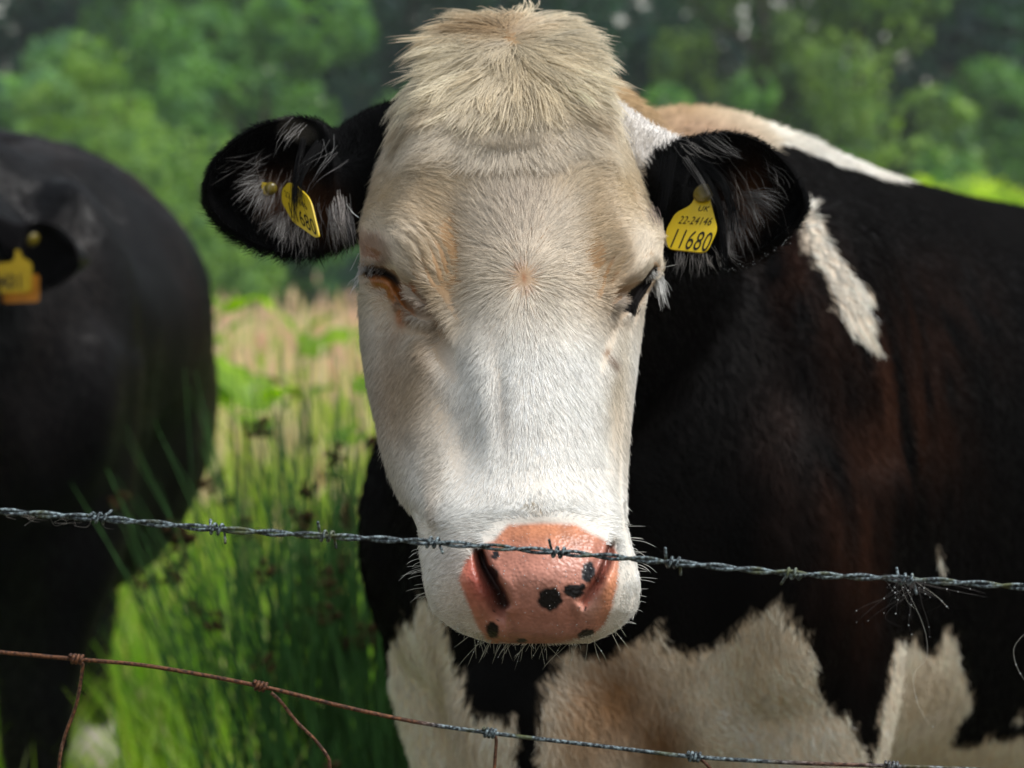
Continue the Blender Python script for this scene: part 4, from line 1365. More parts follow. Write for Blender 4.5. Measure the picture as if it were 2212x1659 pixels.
hcol = hcol * (1 + .12 * clump)[:, None]
dark = r_.random(len(root)) < .10
hcol[dark] *= .65
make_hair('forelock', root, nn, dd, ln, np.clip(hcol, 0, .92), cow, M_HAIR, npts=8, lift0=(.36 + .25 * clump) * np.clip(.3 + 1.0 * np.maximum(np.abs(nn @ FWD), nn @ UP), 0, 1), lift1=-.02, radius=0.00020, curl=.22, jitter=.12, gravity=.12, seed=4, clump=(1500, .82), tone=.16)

# ------------------------------------------------------------------ finding the skin in a given direction
bvh = BVHTree.FromPolygons([tuple(p) for p in CV], CT.tolist())


def skin(u, v, default=2.08):
    """(depth, normal) of the cow's skin seen in direction (u, v)"""
    o = Vector(CAMP); q = Vector(P(u, v, 1.0)) - o
    loc, n, i, dist = bvh.ray_cast(o, q.normalized())
    if loc is None:
        return default, np.array([0, -1.0, 0])
    n = np.array(n)
    if n @ np.array(q) > 0:
        n = -n
    return float((np.array(loc) - CAMP) @ FWD), n


def strands(name, lines, parent, mat, radius=0.0002, npts=7, spread=0.0, seed=1, colour=(.7, .68, .64), cvar=.15):
    """hand-laid hairs: lines of (list of (u, v, depth or None for on the skin, lift), count, end spread)"""
    r = np.random.default_rng(seed)
    allp = []; allc = []
    for item in lines:
        pts, cnt, s0, s1 = item[:4]
        c = np.array(item[4] if len(item) > 4 else colour)
        P3 = []
        for (u, v, d) in pts:
            if d is None:
                d = skin(u, v)[0] - .001
            P3.append((u, v, d))
        base = catmull(P3, npts)
        for k in range(cnt):
            t = np.linspace(0, 1, npts)[:, None]
            a = r.normal(size=(1, 3)) * np.array([[s0, s0, .003]]); b = r.normal(size=(1, 3)) * np.array([[s1, s1, .006]])
            wv = r.normal(size=(1, 3)) * np.array([[s1, s1, .002]]) * .35
            q = base + a + b * t ** 1.3 + wv * np.sin(t * 5 + r.random() * 6)
            cut = .5 + .5 * r.random()
            q = np.stack([np.interp(np.linspace(0, cut, npts), np.linspace(0, 1, npts), q[:, j]) for j in range(3)], 1)
            allp.append(P(q[:, 0], q[:, 1], q[:, 2])); allc.append(c * (1 + cvar * r.normal()))
    pos = np.array(allp); n = len(pos)
    hc = bpy.data.hair_curves.new(name)
    hc.add_curves([npts] * n)
    hc.position_data.foreach_set('vector', pos.astype(np.float32).ravel())
    ra = hc.attributes.get('radius') or hc.attributes.new('radius', 'FLOAT', 'POINT')
    ra.data.foreach_set('value', np.tile(np.float32(radius) * np.array([1.0] * (npts - 2) + [.7, .2], np.float32), n))
    ca = hc.attributes.new('hair_colour', 'FLOAT_COLOR', 'CURVE')
    ca.data.foreach_set('color', np.hstack([np.clip(np.array(allc), 0, .9), np.ones((n, 1))]).astype(np.float32).ravel())
    na = hc.attributes.new('skin_normal', 'FLOAT_VECTOR', 'CURVE')
    na.data.foreach_set('vector', np.tile(np.float32([.1, -.75, .6]), n))
    o = link(name, hc, mat, parent); o['kind'] = 'stuff'
    return o, pos


# ------------------------------------------------------------------ ear hair
for which, (EV, EF), sgn, sd in (('L', EARL, -1, 51), ('R', EARR, 1, 52)):
    q = np.array([f for f in EF if len(f) == 4]); T = tri_data(EV, q)
    en = vnormals(EV, T)
    if ((en * (EV - EV.mean(0))).sum(1)).mean() < 0:
        T = T[:, [0, 2, 1]]; en = -en
    root, nn = sample_surface(EV, T, 26000, sd, vn=en)
    eu, ev, ed = UV(root)
    cx, cy = (590, 410) if which == 'L' else (1590, 430)
    rv = np.stack([(eu - cx), (ev - cy)], 1)
    fl = norm(norm(rv) * .8 + np.array([[sgn * .7, .25]]))
    r_ = np.random.default_rng(sd)
    # lower and outer rim is shaggy
    low = np.clip((ev - cy) / 120, 0, 1)
    ln = (.007 + .012 * low * r_.random(len(root))) * (1 + .2 * r_.normal(size=len(root)))
    if which == 'R':
        keep = eu > 1335
    else:
        keep = eu < 860
    col = ear_coat(root, which)
    root, nn, fl, ln, col = root[keep], nn[keep], fl[keep], np.clip(ln, .003, .03)[keep], col[keep]
    make_hair('ear_hair', root, nn, uv_dir(fl), ln, col * (1 + .25 * r_.normal(size=(len(col), 1))), cow, M_BLACKHAIR, npts=4, lift0=.9, lift1=.4, radius=0.00018, curl=.3, jitter=.3, seed=sd)

W1 = (.26, .25, .24); W2 = (.15, .14, .135); B1 = (.003, .003, .0034)
ear_lines = [
    # left ear: two pale tufts inside, pale hairs at the root, black locks over the tag
    ([(566, 388, 2.10), (540, 392, 2.07), (506, 402, 2.05)], 30, 6, 10, W1), ([(572, 395, 2.10), (545, 410, 2.07), (512, 440, 2.05)], 45, 7, 10, W1), ([(578, 402, 2.10), (560, 430, 2.07), (540, 470, 2.05)], 50, 7, 10, W1),
    ([(585, 410, 2.10), (575, 435, 2.07), (565, 468, 2.05)], 40, 6, 8, W2), ([(605, 462, 2.10), (585, 480, 2.07), (562, 502, 2.05)], 40, 8, 8, W2), ([(615, 470, 2.10), (605, 500, 2.07), (598, 525, 2.05)], 60, 9, 9, W1),
    ([(630, 482, 2.10), (630, 508, 2.07), (626, 538, 2.05)], 50, 10, 9, W2), ([(655, 500, 2.09), (655, 520, 2.07), (652, 545, 2.06)], 30, 12, 9, W2),
    ([(720, 445, 2.06), (724, 490, 2.05), (732, 535, 2.05)], 70, 9, 8, W2), ([(738, 430, 2.06), (744, 480, 2.05), (752, 535, 2.05)], 60, 9, 8, (.5, .45, .42)), ([(750, 460, 2.06), (757, 500, 2.05), (762, 548, 2.05)], 40, 7, 7, W2),
    ([(655, 300, 2.055), (640, 370, 2.04), (634, 440, 2.04), (636, 520, 2.045)], 40, 3, 5, B1), ([(690, 310, 2.06), (650, 375, 2.04), (645, 430, 2.04), (675, 500, 2.045)], 40, 4, 5, B1),
    ([(640, 270, 2.05), (615, 300, 2.04), (600, 330, 2.04)], 20, 9, 10, (.20, .19, .18)), ([(720, 300, 2.06), (700, 340, 2.04), (650, 400, 2.04)], 7, 12, 14, (.12, .12, .12)),
    ([(735, 330, 2.06), (690, 370, 2.045), (650, 420, 2.045)], 7, 12, 12, (.16, .15, .15)), ([(645, 545, 2.06), (647, 575, 2.05), (643, 602, 2.05)], 4, 2, 3, B1), ([(680, 548, 2.06), (690, 566, 2.05), (697, 580, 2.05)], 8, 6, 5, B1),
    ([(600, 400, 2.09), (592, 440, 2.07), (580, 490, 2.05)], 70, 26, 14, (.11, .085, .07)), ([(660, 450, 2.09), (662, 490, 2.07), (660, 540, 2.055)], 60, 24, 12, (.13, .12, .115)), ([(560, 350, 2.09), (530, 370, 2.06), (500, 390, 2.05)], 30, 18, 14, (.05, .045, .04)),
    ([(1600, 400, 2.09), (1620, 440, 2.07), (1640, 490, 2.05)], 70, 24, 14, (.10, .08, .065)), ([(1580, 460, 2.09), (1588, 500, 2.07), (1600, 545, 2.055)], 60, 18, 12, (.12, .11, .105)), ([(1650, 360, 2.09), (1675, 385, 2.06), (1695, 410, 2.05)], 25, 16, 14, (.05, .045, .04)),
    # right ear
    ([(1612, 420, 2.10), (1645, 420, 2.075), (1688, 440, 2.05)], 45, 6, 9, W1), ([(1615, 428, 2.10), (1645, 440, 2.075), (1678, 468, 2.05)], 50, 6, 9, W2), ([(1612, 435, 2.10), (1628, 460, 2.075), (1640, 490, 2.05)], 45, 6, 8, W1),
    ([(1592, 464, 2.10), (1606, 485, 2.075), (1620, 516, 2.05)], 50, 6, 8, W2), ([(1586, 470, 2.10), (1590, 492, 2.075), (1597, 520, 2.05)], 40, 6, 8, W2), ([(1576, 475, 2.10), (1576, 515, 2.07), (1578, 556, 2.05)], 35, 4, 5, W2),
    ([(1575, 520, 2.08), (1580, 550, 2.06), (1604, 566, 2.05)], 25, 5, 8, W2), ([(1470, 545, 2.08), (1468, 568, 2.06), (1462, 592, 2.05)], 40, 10, 6, W2), ([(1505, 550, 2.08), (1508, 570, 2.06), (1510, 596, 2.05)], 40, 12, 6, W2), ([(1545, 545, 2.08), (1548, 562, 2.06), (1555, 585, 2.05)], 30, 10, 6, (.3, .28, .26)),
    ([(1500, 345, 2.055), (1540, 410, 2.04), (1560, 470, 2.04), (1564, 560, 2.045), (1566, 640, 2.05)], 45, 3, 4, B1), ([(1515, 350, 2.055), (1565, 400, 2.04), (1582, 470, 2.045), (1585, 540, 2.05)], 60, 6, 6, B1), ([(1450, 340, 2.055), (1440, 400, 2.05), (1432, 470, 2.05)], 50, 7, 6, B1),
    ([(1480, 340, 2.055), (1520, 400, 2.04), (1546, 450, 2.04)], 26, 5, 4, (.06, .055, .05)), ([(1470, 310, 2.055), (1500, 335, 2.04), (1525, 345, 2.04)], 20, 10, 11, (.14, .13, .12)), ([(1530, 300, 2.055), (1570, 330, 2.04), (1600, 345, 2.04)], 30, 12, 9, (.07, .065, .06)),
    ([(1405, 450, 2.04), (1415, 475, 2.03), (1420, 500, 2.03)], 30, 6, 5, (.3, .22, .2)),
]
dk = [l for l in ear_lines if l[4][0] < .04]; lt = [(l[0], int(l[1] * .75)) + tuple(l[2:]) for l in ear_lines if l[4][0] >= .04]
strands('ear_tuft', lt, cow, M_HAIR, radius=0.00011, seed=61, cvar=.35)
strands('ear_lock', dk, cow, M_BLACKHAIR, radius=0.00019, seed=60)

# eyelashes, whiskers, beard
lash = [([(795, 575, None), (787, 595, 2.035), (776, 622, 2.03)], 90, 9, 8, (.72, .72, .74)), ([(812, 576, None), (806, 590, 2.02), (800, 606, 2.015)], 50, 8, 5, (.55, .54, .54)), ([(826, 580, None), (822, 592, 2.01), (818, 600, 2.005)], 30, 7, 4, (.25, .2, .17)),
        ([(1408, 592, None), (1422, 610, 2.03), (1430, 650, 2.03)], 60, 5, 6, (.75, .75, .73)), ([(1418, 590, None), (1428, 612, 2.04), (1438, 665, 2.04)], 50, 6, 6, (.7, .7, .68)), ([(1400, 600, None), (1404, 615, 2.02), (1410, 635, 2.02)], 25, 4, 4, (.3, .28, .25)),
        ([(1368, 650, None), (1372, 668, 1.99), (1366, 684, 1.985)], 24, 5, 3, (.01, .01, .01))]
strands('eyelashes', [l for l in lash if l[4][0] > .1], cow, M_HAIR, radius=0.00022, seed=62)
strands('eyelashes', [l for l in lash if l[4][0] <= .1], cow, M_BLACKHAIR, radius=0.00024, seed=65)
wh = []
r_ = np.random.default_rng(63)
for k in range(26):
    v = r_.uniform(1120, 1345); x = np.interp(v, [1120, 1260, 1345], [1352, 1378, 1345]); L = r_.uniform(18, 62)
    s = r_.uniform(-.1, .75)
    wh.append(([(x - 10, v, 1.835), (x + L * .5, v + L * s * .35, 1.825), (x + L, v + L * s, 1.82)], 1, 0, 2, (.65, .64, .6)))
for k in range(26):
    v = r_.uniform(1180, 1350); x = np.interp(v, [1180, 1260, 1350], [902, 912, 970]); L = r_.uniform(15, 52)
    s = r_.uniform(.1, .9)
    wh.append(([(x + 10, v, 1.845), (x - L * .5, v + L * s * .4, 1.835), (x - L, v + L * s, 1.83)], 1, 0, 2, (.55, .54, .5)))
for k in range(75):
    x = r_.uniform(985, 1330); v = np.interp(x, [985, 1060, 1180, 1280, 1330], [1352, 1388, 1394, 1380, 1345]); L = r_.uniform(10, 30) if r_.random() < .6 else r_.uniform(30, 70)
    s = r_.normal() * .5 + (x - 1180) / 400
    wh.append(([(x, v - 5, 1.80), (x + L * s * .6, v + L * .5, 1.80), (x + L * s, v + L, 1.805)], 1, 1, 3, (.36, .35, .26)))
for (x, v, pts) in ((757, 455, [(775, 470), (810, 490)]), (748, 440, [(765, 462), (785, 472)]), (1395, 583, [(1440, 576), (1475, 568)])):
    wh.append(([(x, v, 2.03)] + [(a, b, 2.0) for a, b in pts], 1, 0, 0, (.75, .74, .7)))
wh_o, wh_pos = strands('whiskers', wh, cow, M_HAIR, radius=0.00014, seed=64)

# ------------------------------------------------------------------ coat of the body
BODYT2 = BODYT
bn = vnormals(BODYV, BODYT2)
if ((bn * (BODYV - BODYV.mean(0))).sum(1)).mean() < 0:
    BODYT2 = BODYT2[:, [0, 2, 1]]; bn = -bn
tc_ = BODYV[BODYT2].mean(1); tu, tv, td = UV(tc_)
tn_ = bn[BODYT2].mean(1)
vis = ((tn_ * (CAMP - tc_)).sum(1) > -0.12) & (tc_[:, 2] > .35) & (td > 2.2)
root, nn = sample_surface(BODYV, BODYT2[vis], 210000, 71, vn=bn)
bu, bv, bd = UV(root)
c_, w_ = body_coat(root)
r_ = np.random.default_rng(72)
tail = RM @ np.array([0, 1.0, 0])
dirs = tail * .55 + np.array([0, 0, -1.0])
wob = np.stack([vnoise(root, 14, 73), vnoise(root, 14, 74), vnoise(root, 14, 75)], 1)
dirs = dirs + .55 * wob
top = np.clip((root[:, 2] - 1.33) / .05, 0, 1) * (bu < 1760)
dirs = dirs * (1 - top[:, None] * .7) + np.array([.35, .1, .8]) * top[:, None]
ln = np.where(w_, .014, .013) * (1 + .25 * r_.normal(size=len(root))) + .010 * top * w_
kk = 1 + .16 * vnoise(root, 70, 76) + .13 * r_.normal(size=len(root))
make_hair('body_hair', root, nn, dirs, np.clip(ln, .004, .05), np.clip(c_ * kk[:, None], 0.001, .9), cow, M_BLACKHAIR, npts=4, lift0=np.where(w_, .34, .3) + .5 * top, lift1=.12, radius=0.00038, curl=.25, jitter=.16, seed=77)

# ------------------------------------------------------------------ the black cow
OFF = P(90, 555, 3.9) - P(1570, 430, 2.08)
RM2, T2 = frame_of(-1.03, 4.1, math.radians(-6))
RM2 = RM2 * np.array([1.24, 1.03, 1.055])
tl2 = lambda p: (np.asarray(p) - T2) @ RM2 / np.array([1.24, 1.03, 1.055]) ** 2
tw2 = lambda p: np.asarray(p) @ RM2.T + T2
H2V, H2F, H2UV, _ = build_head(180)
hb = P(1105, 420, 2.12) + OFF
nl = [tl2(p) for p in (P(1105, 640, 2.95) + OFF + [0, -.15, 0], P(1105, 640, 2.72) + OFF + [0, -.12, 0], P(1105, 560, 2.42) + OFF, P(1105, 470, 2.22) + OFF, hb)]
pc2 = [(tw2(V), f) for V, f in [ellipsoid((.05, .75, 1.02), (.36, .85, .37))] + body_pieces(nl, [(.18, .20), (.17, .20), (.125, .19), (.09, .14), (.065, .10)], (0.0, 0.06))]
b2 = fuse('cow', pc2, 0.02, 8)
_v = np.zeros(len(b2.vertices) * 3); b2.vertices.foreach_get('co', _v); _v = _v.reshape(-1, 3)
_n = np.zeros(len(b2.vertices) * 3); b2.vertices.foreach_get('normal', _n); _n = _n.reshape(-1, 3)
_q = _v * np.array([1.0, 1.0, .38]) + .04 * np.stack([vnoise(_v, 4, 91), vnoise(_v, 4, 92), vnoise(_v, 4, 93)], 1)
_f = 1 - np.abs(vnoise(_q, 7.0, 94)); _f2 = vnoise(_v, 5, 95)
_v = _v + _n * (.034 * (_f - .6) + .014 * _f2)[:, None] * np.clip((_v[:, 2] - .5) / .3, 0, 1)[:, None]
b2.vertices.foreach_set('co', _v.astype(np.float32).ravel()); b2.update()
b2_keep = b2.copy()
cow2_me = union(b2, [(H2V + OFF, H2F), (EARL[0] + OFF, EARL[1]), (EARR[0] + OFF, EARR[1])], 'cow')
V2, _ = arrays(cow2_me)
c2 = np.tile([.0016, .0015, .0018], (len(V2), 1))
sock = (V2[:, 2] < .13 + .02 * vnoise(V2, 20, 8)) & (V2[:, 1] > 5.2)
c2[sock] = [.55, .50, .42]
rd = np.clip(.5 + vnoise(V2 * np.array([1, 1, .4]), 9, 18), 0, 1)[:, None] * .5
c2 = np.where(sock[:, None], c2, c2 * (1 - rd) + np.array([.006, .0045, .005]) * rd)
vcol(cow2_me, 'coat', c2)
M_COAT2 = M_COAT.copy(); M_COAT2.name = 'black_cow_skin'
M_COAT2.node_tree.nodes['Principled BSDF'].inputs['Sheen Weight'].default_value = .012
M_COAT2.node_tree.nodes['Principled BSDF'].inputs['Sheen Roughness'].default_value = .4
for n_ in M_COAT2.node_tree.nodes:
    if n_.type == 'MAP_RANGE' and abs(n_.inputs[3].default_value - .05) < 1e-4:
        n_.inputs[3].default_value = .04
    if n_.type == 'MAP_RANGE' and abs(n_.inputs[3].default_value - .6) < 1e-4:
        n_.inputs[3].default_value = .46
cow2 = link('cow', cow2_me, M_COAT2)
V2b, T2b = arrays(b2_keep)
n2 = vnormals(V2b, T2b)
if ((n2 * (V2b - V2b.mean(0))).sum(1)).mean() < 0:
    T2b = T2b[:, [0, 2, 1]]; n2 = -n2
t2c = V2b[T2b].mean(1)
vis2 = ((n2[T2b].mean(1) * (CAMP - t2c)).sum(1) > -.3) & (t2c[:, 2] > .3)
root, nn = sample_surface(V2b, T2b[vis2], 60000, 171, vn=n2)
r_ = np.random.default_rng(172)
cc2 = np.tile([.0022, .0021, .0028], (len(root), 1)); rr2 = np.clip(.2 + vnoise(root * np.array([1, 1, .4]), 8, 173), 0, 1)[:, None]
cc2 = cc2 * (1 - rr2) + np.array([.020, .011, .008]) * rr2
M_SHEEN = hair_material('glossy_black_coat_hair', rough=.34, spec=.16, bend=.75, trans=0.0)
make_hair('body_hair', root, nn, (RM2 @ np.array([0, 1.0, 0])) * .5 + np.array([0, 0, -1.0]) + .4 * np.stack([vnoise(root, 9, 174), vnoise(root, 9, 175), vnoise(root, 9, 176)], 1), .018 * (1 + .2 * r_.normal(size=len(root))), cc2, cow2, M_SHEEN, npts=4, lift0=.25, lift1=.05, radius=.0006, seed=177)
cow2['label'] = 'black cow with one white sock standing behind the fence at the left edge'
cow2['category'] = 'cow'


# ------------------------------------------------------------------ ear tags
M_TAG = plain('yellow_tag_plastic', (.62, .44, .006), rough=.38, spec=.5, var=.04, scale=60)
M_TAGSHADE = plain('shaded_yellow_tag_plastic', (.40, .27, .006), rough=.5, spec=.3, var=.08, scale=60)  # darker copy of the tag yellow, the ear's shade put into the colour
M_TAGO = plain('orange_tag_plastic', (.42, .16, .008), rough=.4, spec=.4, var=.08, scale=60)
M_INK = plain('tag_ink', (.015, .014, .010), rough=.6, spec=.2)
M_STUD = plain('dark_tag_stud', (.16, .12, .01), rough=.3, spec=.5)


def tag_plate(corners, thick=.0016, rad=.25):
    """flat plate through corner points (3D, coplanar), rounded corners, real thickness"""
    c = np.asarray(corners, float); n = len(c); out = []
    for k in range(n):
        a, b, d = c[k - 1], c[k], c[(k + 1) % n]
        la = min(rad * np.linalg.norm(a - b), .006); lb = min(rad * np.linalg.norm(d - b), .006)
        p0 = b + norm(a - b) * la; p1 = b + norm(d - b) * lb
        for t in np.linspace(0, 1, 5):
            out.append((1 - t) ** 2 * p0 + 2 * t * (1 - t) * b + t * t * p1)
    out = np.array(out); m = len(out)
    nrm = norm(np.cross(out[m // 3] - out[0], out[2 * m // 3] - out[0]))
    if nrm @ FWD > 0:
        nrm = -nrm
    V = np.vstack([out, out - nrm * thick])
    f = [list(range(m)), list(range(2 * m - 1, m - 1, -1))] + [[k, (k + 1) % m, m + (k + 1) % m, m + k] for k in range(m)]
    me = mesh_np('plate', V, f, False)
    bm = bmesh.new(); bm.from_mesh(me); bmesh.ops.recalc_face_normals(bm, faces=bm.faces); bm.to_mesh(me); bm.free()
    return me, nrm


def lettering(text, origin, xdir, ydir, height, squeeze, parent, nrm, bold=0.0):
    """printed characters as thin ink on the plate"""
    cu = bpy.data.curves.new('number', 'FONT'); cu.body = text; cu.size = 1.0; cu.offset = bold; cu.extrude = 0
    cu.space_character = 1.08
    ob = bpy.data.objects.new('number', cu); COL.objects.link(ob)
    dg = bpy.context.evaluated_depsgraph_get(); dg.update()
    me = bpy.data.meshes.new_from_object(ob.evaluated_get(dg))
    bpy.data.objects.remove(ob)
    V = np.zeros(len(me.vertices) * 3); me.vertices.foreach_get('co', V); V = V.reshape(-1, 3)
    W = np.asarray(origin) + V[:, :1] * height * squeeze * 1.4 * xdir + V[:, 1:2] * height * 1.4 * ydir + nrm * .00035
    me.vertices.foreach_set('co', W.astype(np.float32).ravel()); me.update()
    return link('number', me, M_INK, parent)


def stud(c, nrm, r, parent, mat):
    secs = []
    t1 = norm(np.cross(nrm, [.2, .9, .3])); t2 = np.cross(nrm, t1)
    for (h, k) in ((-.004, .55), (.0, .6), (.001, 1.0), (.003, 1.0), (.005, .7), (.0055, .3)):
        a = np.linspace(0, 2 * math.pi, 20, endpoint=False)[:, None]
        secs.append(c + nrm * h + (np.cos(a) * t1 + np.sin(a) * t2) * r * k)
    V, f = loft(secs)
    return link('stud', mesh_np('stud', V, f), mat, parent)


def plane_depth(pts3):
    """depth function of a plane through three (u, v, d)"""
    A = np.array([[u, v, 1] for u, v, d in pts3]); k = np.linalg.solve(A, np.array([1 / d for u, v, d in pts3]))
    return lambda u, v: 1 / (k[0] * u + k[1] * v + k[2])


# right ear: 11680
pd = plane_depth([(1441, 490, 2.052), (1550, 495, 2.030), (1500, 545, 2.028)])
cor = [(1441, 492), (1459, 460), (1492, 443), (1508, 414), (1530, 414), (1536, 440), (1549.5, 494), (1525, 546), (1444, 537.5), (1437, 512)]
cor = [P(u, v, pd(u, v)) for u, v in cor]
root_ = empty('ear_tag', tuple(np.mean(cor, 0)), 'yellow ear tag reading 11680 in the black ear on the right', 'ear tag', 'yellow ear tags in the ears of the cows')
me, nr = tag_plate(cor); link('plate', me, M_TAG, root_)
PT = lambda u, v: P(u, v, pd(u, v))
xd = norm(PT(1520, 541.5) - PT(1455, 534)); yd = norm(PT(1462, 490) - PT(1453, 530)) ; hh = np.linalg.norm(PT(1528, 492) - PT(1519, 534))
lettering('11680', PT(1441, 533.5), xd, norm(yd + .18 * xd), hh, .535, root_, nr)
lettering('22-24146', PT(1464, 483), norm(xd + .05 * yd), norm(yd + .25 * xd), hh * .42, .66, root_, nr)
lettering('UK', PT(1506, 456), norm(xd + .05 * yd), norm(yd + .25 * xd), hh * .30, .9, root_, nr)
stud(PT(1521, 420), nr, .009, root_, M_STUD)

# left ear: same number, seen from the side
pd = plane_depth([(609, 438, 2.062), (681, 513, 2.020), (650, 410, 2.040)])
cor = [(608, 436), (609, 410), (622, 394), (632, 398), (642, 403), (664, 424), (672, 440), (689, 511), (681, 513.5), (633, 480)]
cor = [P(u, v, pd(u, v)) for u, v in cor]
root_ = empty('ear_tag', tuple(np.mean(cor, 0)), 'yellow ear tag seen edge-on behind dark hair in the black ear on the left', 'ear tag', 'yellow ear tags in the ears of the cows')
me, nr = tag_plate(cor); link('plate', me, M_TAG, root_)
PT = lambda u, v: P(u, v, pd(u, v))
xd = PT(678, 508) - PT(632, 474); yd = PT(620, 440) - PT(628, 470)
W_ = np.linalg.norm(xd); H_ = np.linalg.norm(yd)
lettering('11680', PT(627, 466), xd / W_, norm(yd), H_ * 1.15, .80, root_, nr)
lettering('22-24146', PT(617, 424), norm(PT(668, 450) - PT(617, 418)), norm(yd), H_ * .5, .95, root_, nr)
bk = P(584, 408, 2.075)
o_ = stud(bk, norm(np.array([.3, -.9, .1])), .0055, root_, M_STUD)
me, nr2 = tag_plate([P(u, v, 2.082) for u, v in ((563, 392), (590, 398), (592, 418), (576, 424), (568, 418))]); link('stud_plate', me, M_TAG, root_)

# the black cow's tags
d2 = 3.86
cor = [P(u, v, d2) for u, v in ((-8, 570), (25, 566), (32, 556), (33, 540), (42, 540), (47, 556), (66, 566), (69, 576), (67, 631), (-10, 634))]
root_ = empty('ear_tag', tuple(np.mean(cor, 0)), 'yellow ear tag hanging from the ear of the black cow', 'ear tag', 'yellow ear tags in the ears of the cows')
me, nr = tag_plate(cor); link('plate', me, M_TAGSHADE, root_)
hh = np.linalg.norm(P(0, 590, d2) - P(0, 620, d2))
lettering('3431', P(-14, 622, d2), RIGHT, UP, hh, .72, root_, nr, bold=.035)
o_ = stud(P(70, 517, 3.87), norm(np.array([.75, -.6, -.35])), .011, root_, M_STUD)
cor = [P(u, v, d2 + .03) for u, v in ((8, 600), (84, 592), (85, 652), (6, 655))]
root_ = empty('ear_tag', tuple(np.mean(cor, 0)), 'orange ear tag half hidden behind the yellow tag of the black cow', 'ear tag')
me, nr = tag_plate(cor); link('plate', me, M_TAGO, root_)

# ------------------------------------------------------------------ the fence
def wire_material(name, rust):
    m, nt, N, L, pb, out = new_mat(name)
    tc = N.new('ShaderNodeTexCoord')
    n1 = N.new('ShaderNodeTexNoise'); n1.inputs['Scale'].default_value = 420; n1.inputs['Detail'].default_value = 6
    n2 = N.new('ShaderNodeTexNoise'); n2.inputs['Scale'].default_value = 45; n2.inputs['Detail'].default_value = 3
    L.new(tc.outputs['Object'], n1.inputs[0]); L.new(tc.outputs['Object'], n2.inputs[0])
    zinc = N.new('ShaderNodeValToRGB')
    e = zinc.color_ramp.elements
    e[0].position = .45; e[0].color = (.016, .022, .026, 1); e[1].position = .66; e[1].color = (.24, .31, .34, 1)
    L.new(n1.outputs[0], zinc.inputs[0])
    moss = N.new('ShaderNodeMix'); moss.data_type = 'RGBA'
    ms = N.new('ShaderNodeMapRange'); ms.inputs[1].default_value = .52; ms.inputs[2].default_value = .66; ms.inputs[4].default_value = .8
    L.new(n2.outputs[0], ms.inputs[0]); L.new(ms.outputs[0], moss.inputs[0])
    moss.inputs[7].default_value = (.075, .085, .025, 1); L.new(zinc.outputs[0], moss.inputs[6])
    fin = N.new('ShaderNodeMix'); fin.data_type = 'RGBA'
    rr = N.new('ShaderNodeValToRGB'); e = rr.color_ramp.elements
    e[0].position = .38; e[0].color = (.030, .012, .007, 1); e[1].position = .68; e[1].color = (.21, .085, .035, 1)
    L.new(n1.outputs[0], rr.inputs[0])
    L.new(moss.outputs[2], fin.inputs[6]); L.new(rr.outputs[0], fin.inputs[7])
    if rust:
        at = N.new('ShaderNodeAttribute'); at.attribute_name = 'rust'
        ad = N.new('ShaderNodeMath'); ad.operation = 'MULTIPLY_ADD'; ad.inputs[1].default_value = .9; ad.use_clamp = True
        sb = N.new('ShaderNodeMath'); sb.operation = 'SUBTRACT'; sb.inputs[1].default_value = .5
        L.new(n2.outputs[0], sb.inputs[0]); L.new(sb.outputs[0], ad.inputs[0]); L.new(at.outputs['Fac'], ad.inputs[2])
        L.new(ad.outputs[0], fin.inputs[0])
    else:
        fin.inputs[0].default_value = 0.0
    L.new(fin.outputs[2], pb.inputs['Base Color'])
    pb.inputs['Roughness'].default_value = .62; pb.inputs['Metallic'].default_value = .15; pb.inputs['Specular IOR Level'].default_value = .35
    bp = N.new('ShaderNodeBump'); bp.inputs['Strength'].default_value = .8; bp.inputs['Distance'].default_value = .0006
    L.new(n1.outputs[0], bp.inputs['Height']); L.new(bp.outputs[0], pb.inputs['Normal'])
    return m


M_WIRE = wire_material('galvanised_wire', False)
M_LINE = wire_material('rusty_galvanised_wire', True)
DW = 1.70
BW = [(-2200, 1010, DW + .02), (-1100, 1040, DW + .015), (-260, 1080, DW + .005), (0, 1104, DW), (215, 1120, DW), (470, 1143, DW), (705, 1158, DW), (937, 1172, DW), (1205, 1193, DW), (1455, 1215, DW), (1712, 1239, DW), (1960, 1251, DW), (2212, 1268, DW), (2480, 1283, DW + .005), (3300, 1325, DW + .015), (4400, 1370, DW + .02)]
wire3 = P(*catmull(BW, 3200).T)
wlen = np.concatenate([[0], np.cumsum(np.linalg.norm(np.diff(wire3, axis=0), axis=1))])
tg = norm(np.gradient(wire3, axis=0))
s1 = norm(np.cross(tg, [0, 0, 1.0])); s2 = np.cross(s1, tg)
wr = np.random.default_rng(601)
PITCHW = .052
ph = wlen / PITCHW * 2 * math.pi + .5 * np.interp(wlen, np.linspace(0, wlen[-1], 30), wr.normal(size=30))
bw = empty('barbed_wire', tuple(wire3[0]), 'twisted galvanised barbed wire strand crossing in front of the muzzle', 'barbed wire')
RW = .00128
for k in (0, 1):
    off = (np.cos(ph + k * math.pi)[:, None] * s1 + np.sin(ph + k * math.pi)[:, None] * s2) * RW * 1.15
    V, f = tube(wire3 + off, RW, 8)
    link('strand', mesh_np('strand', V, f), M_WIRE, bw)
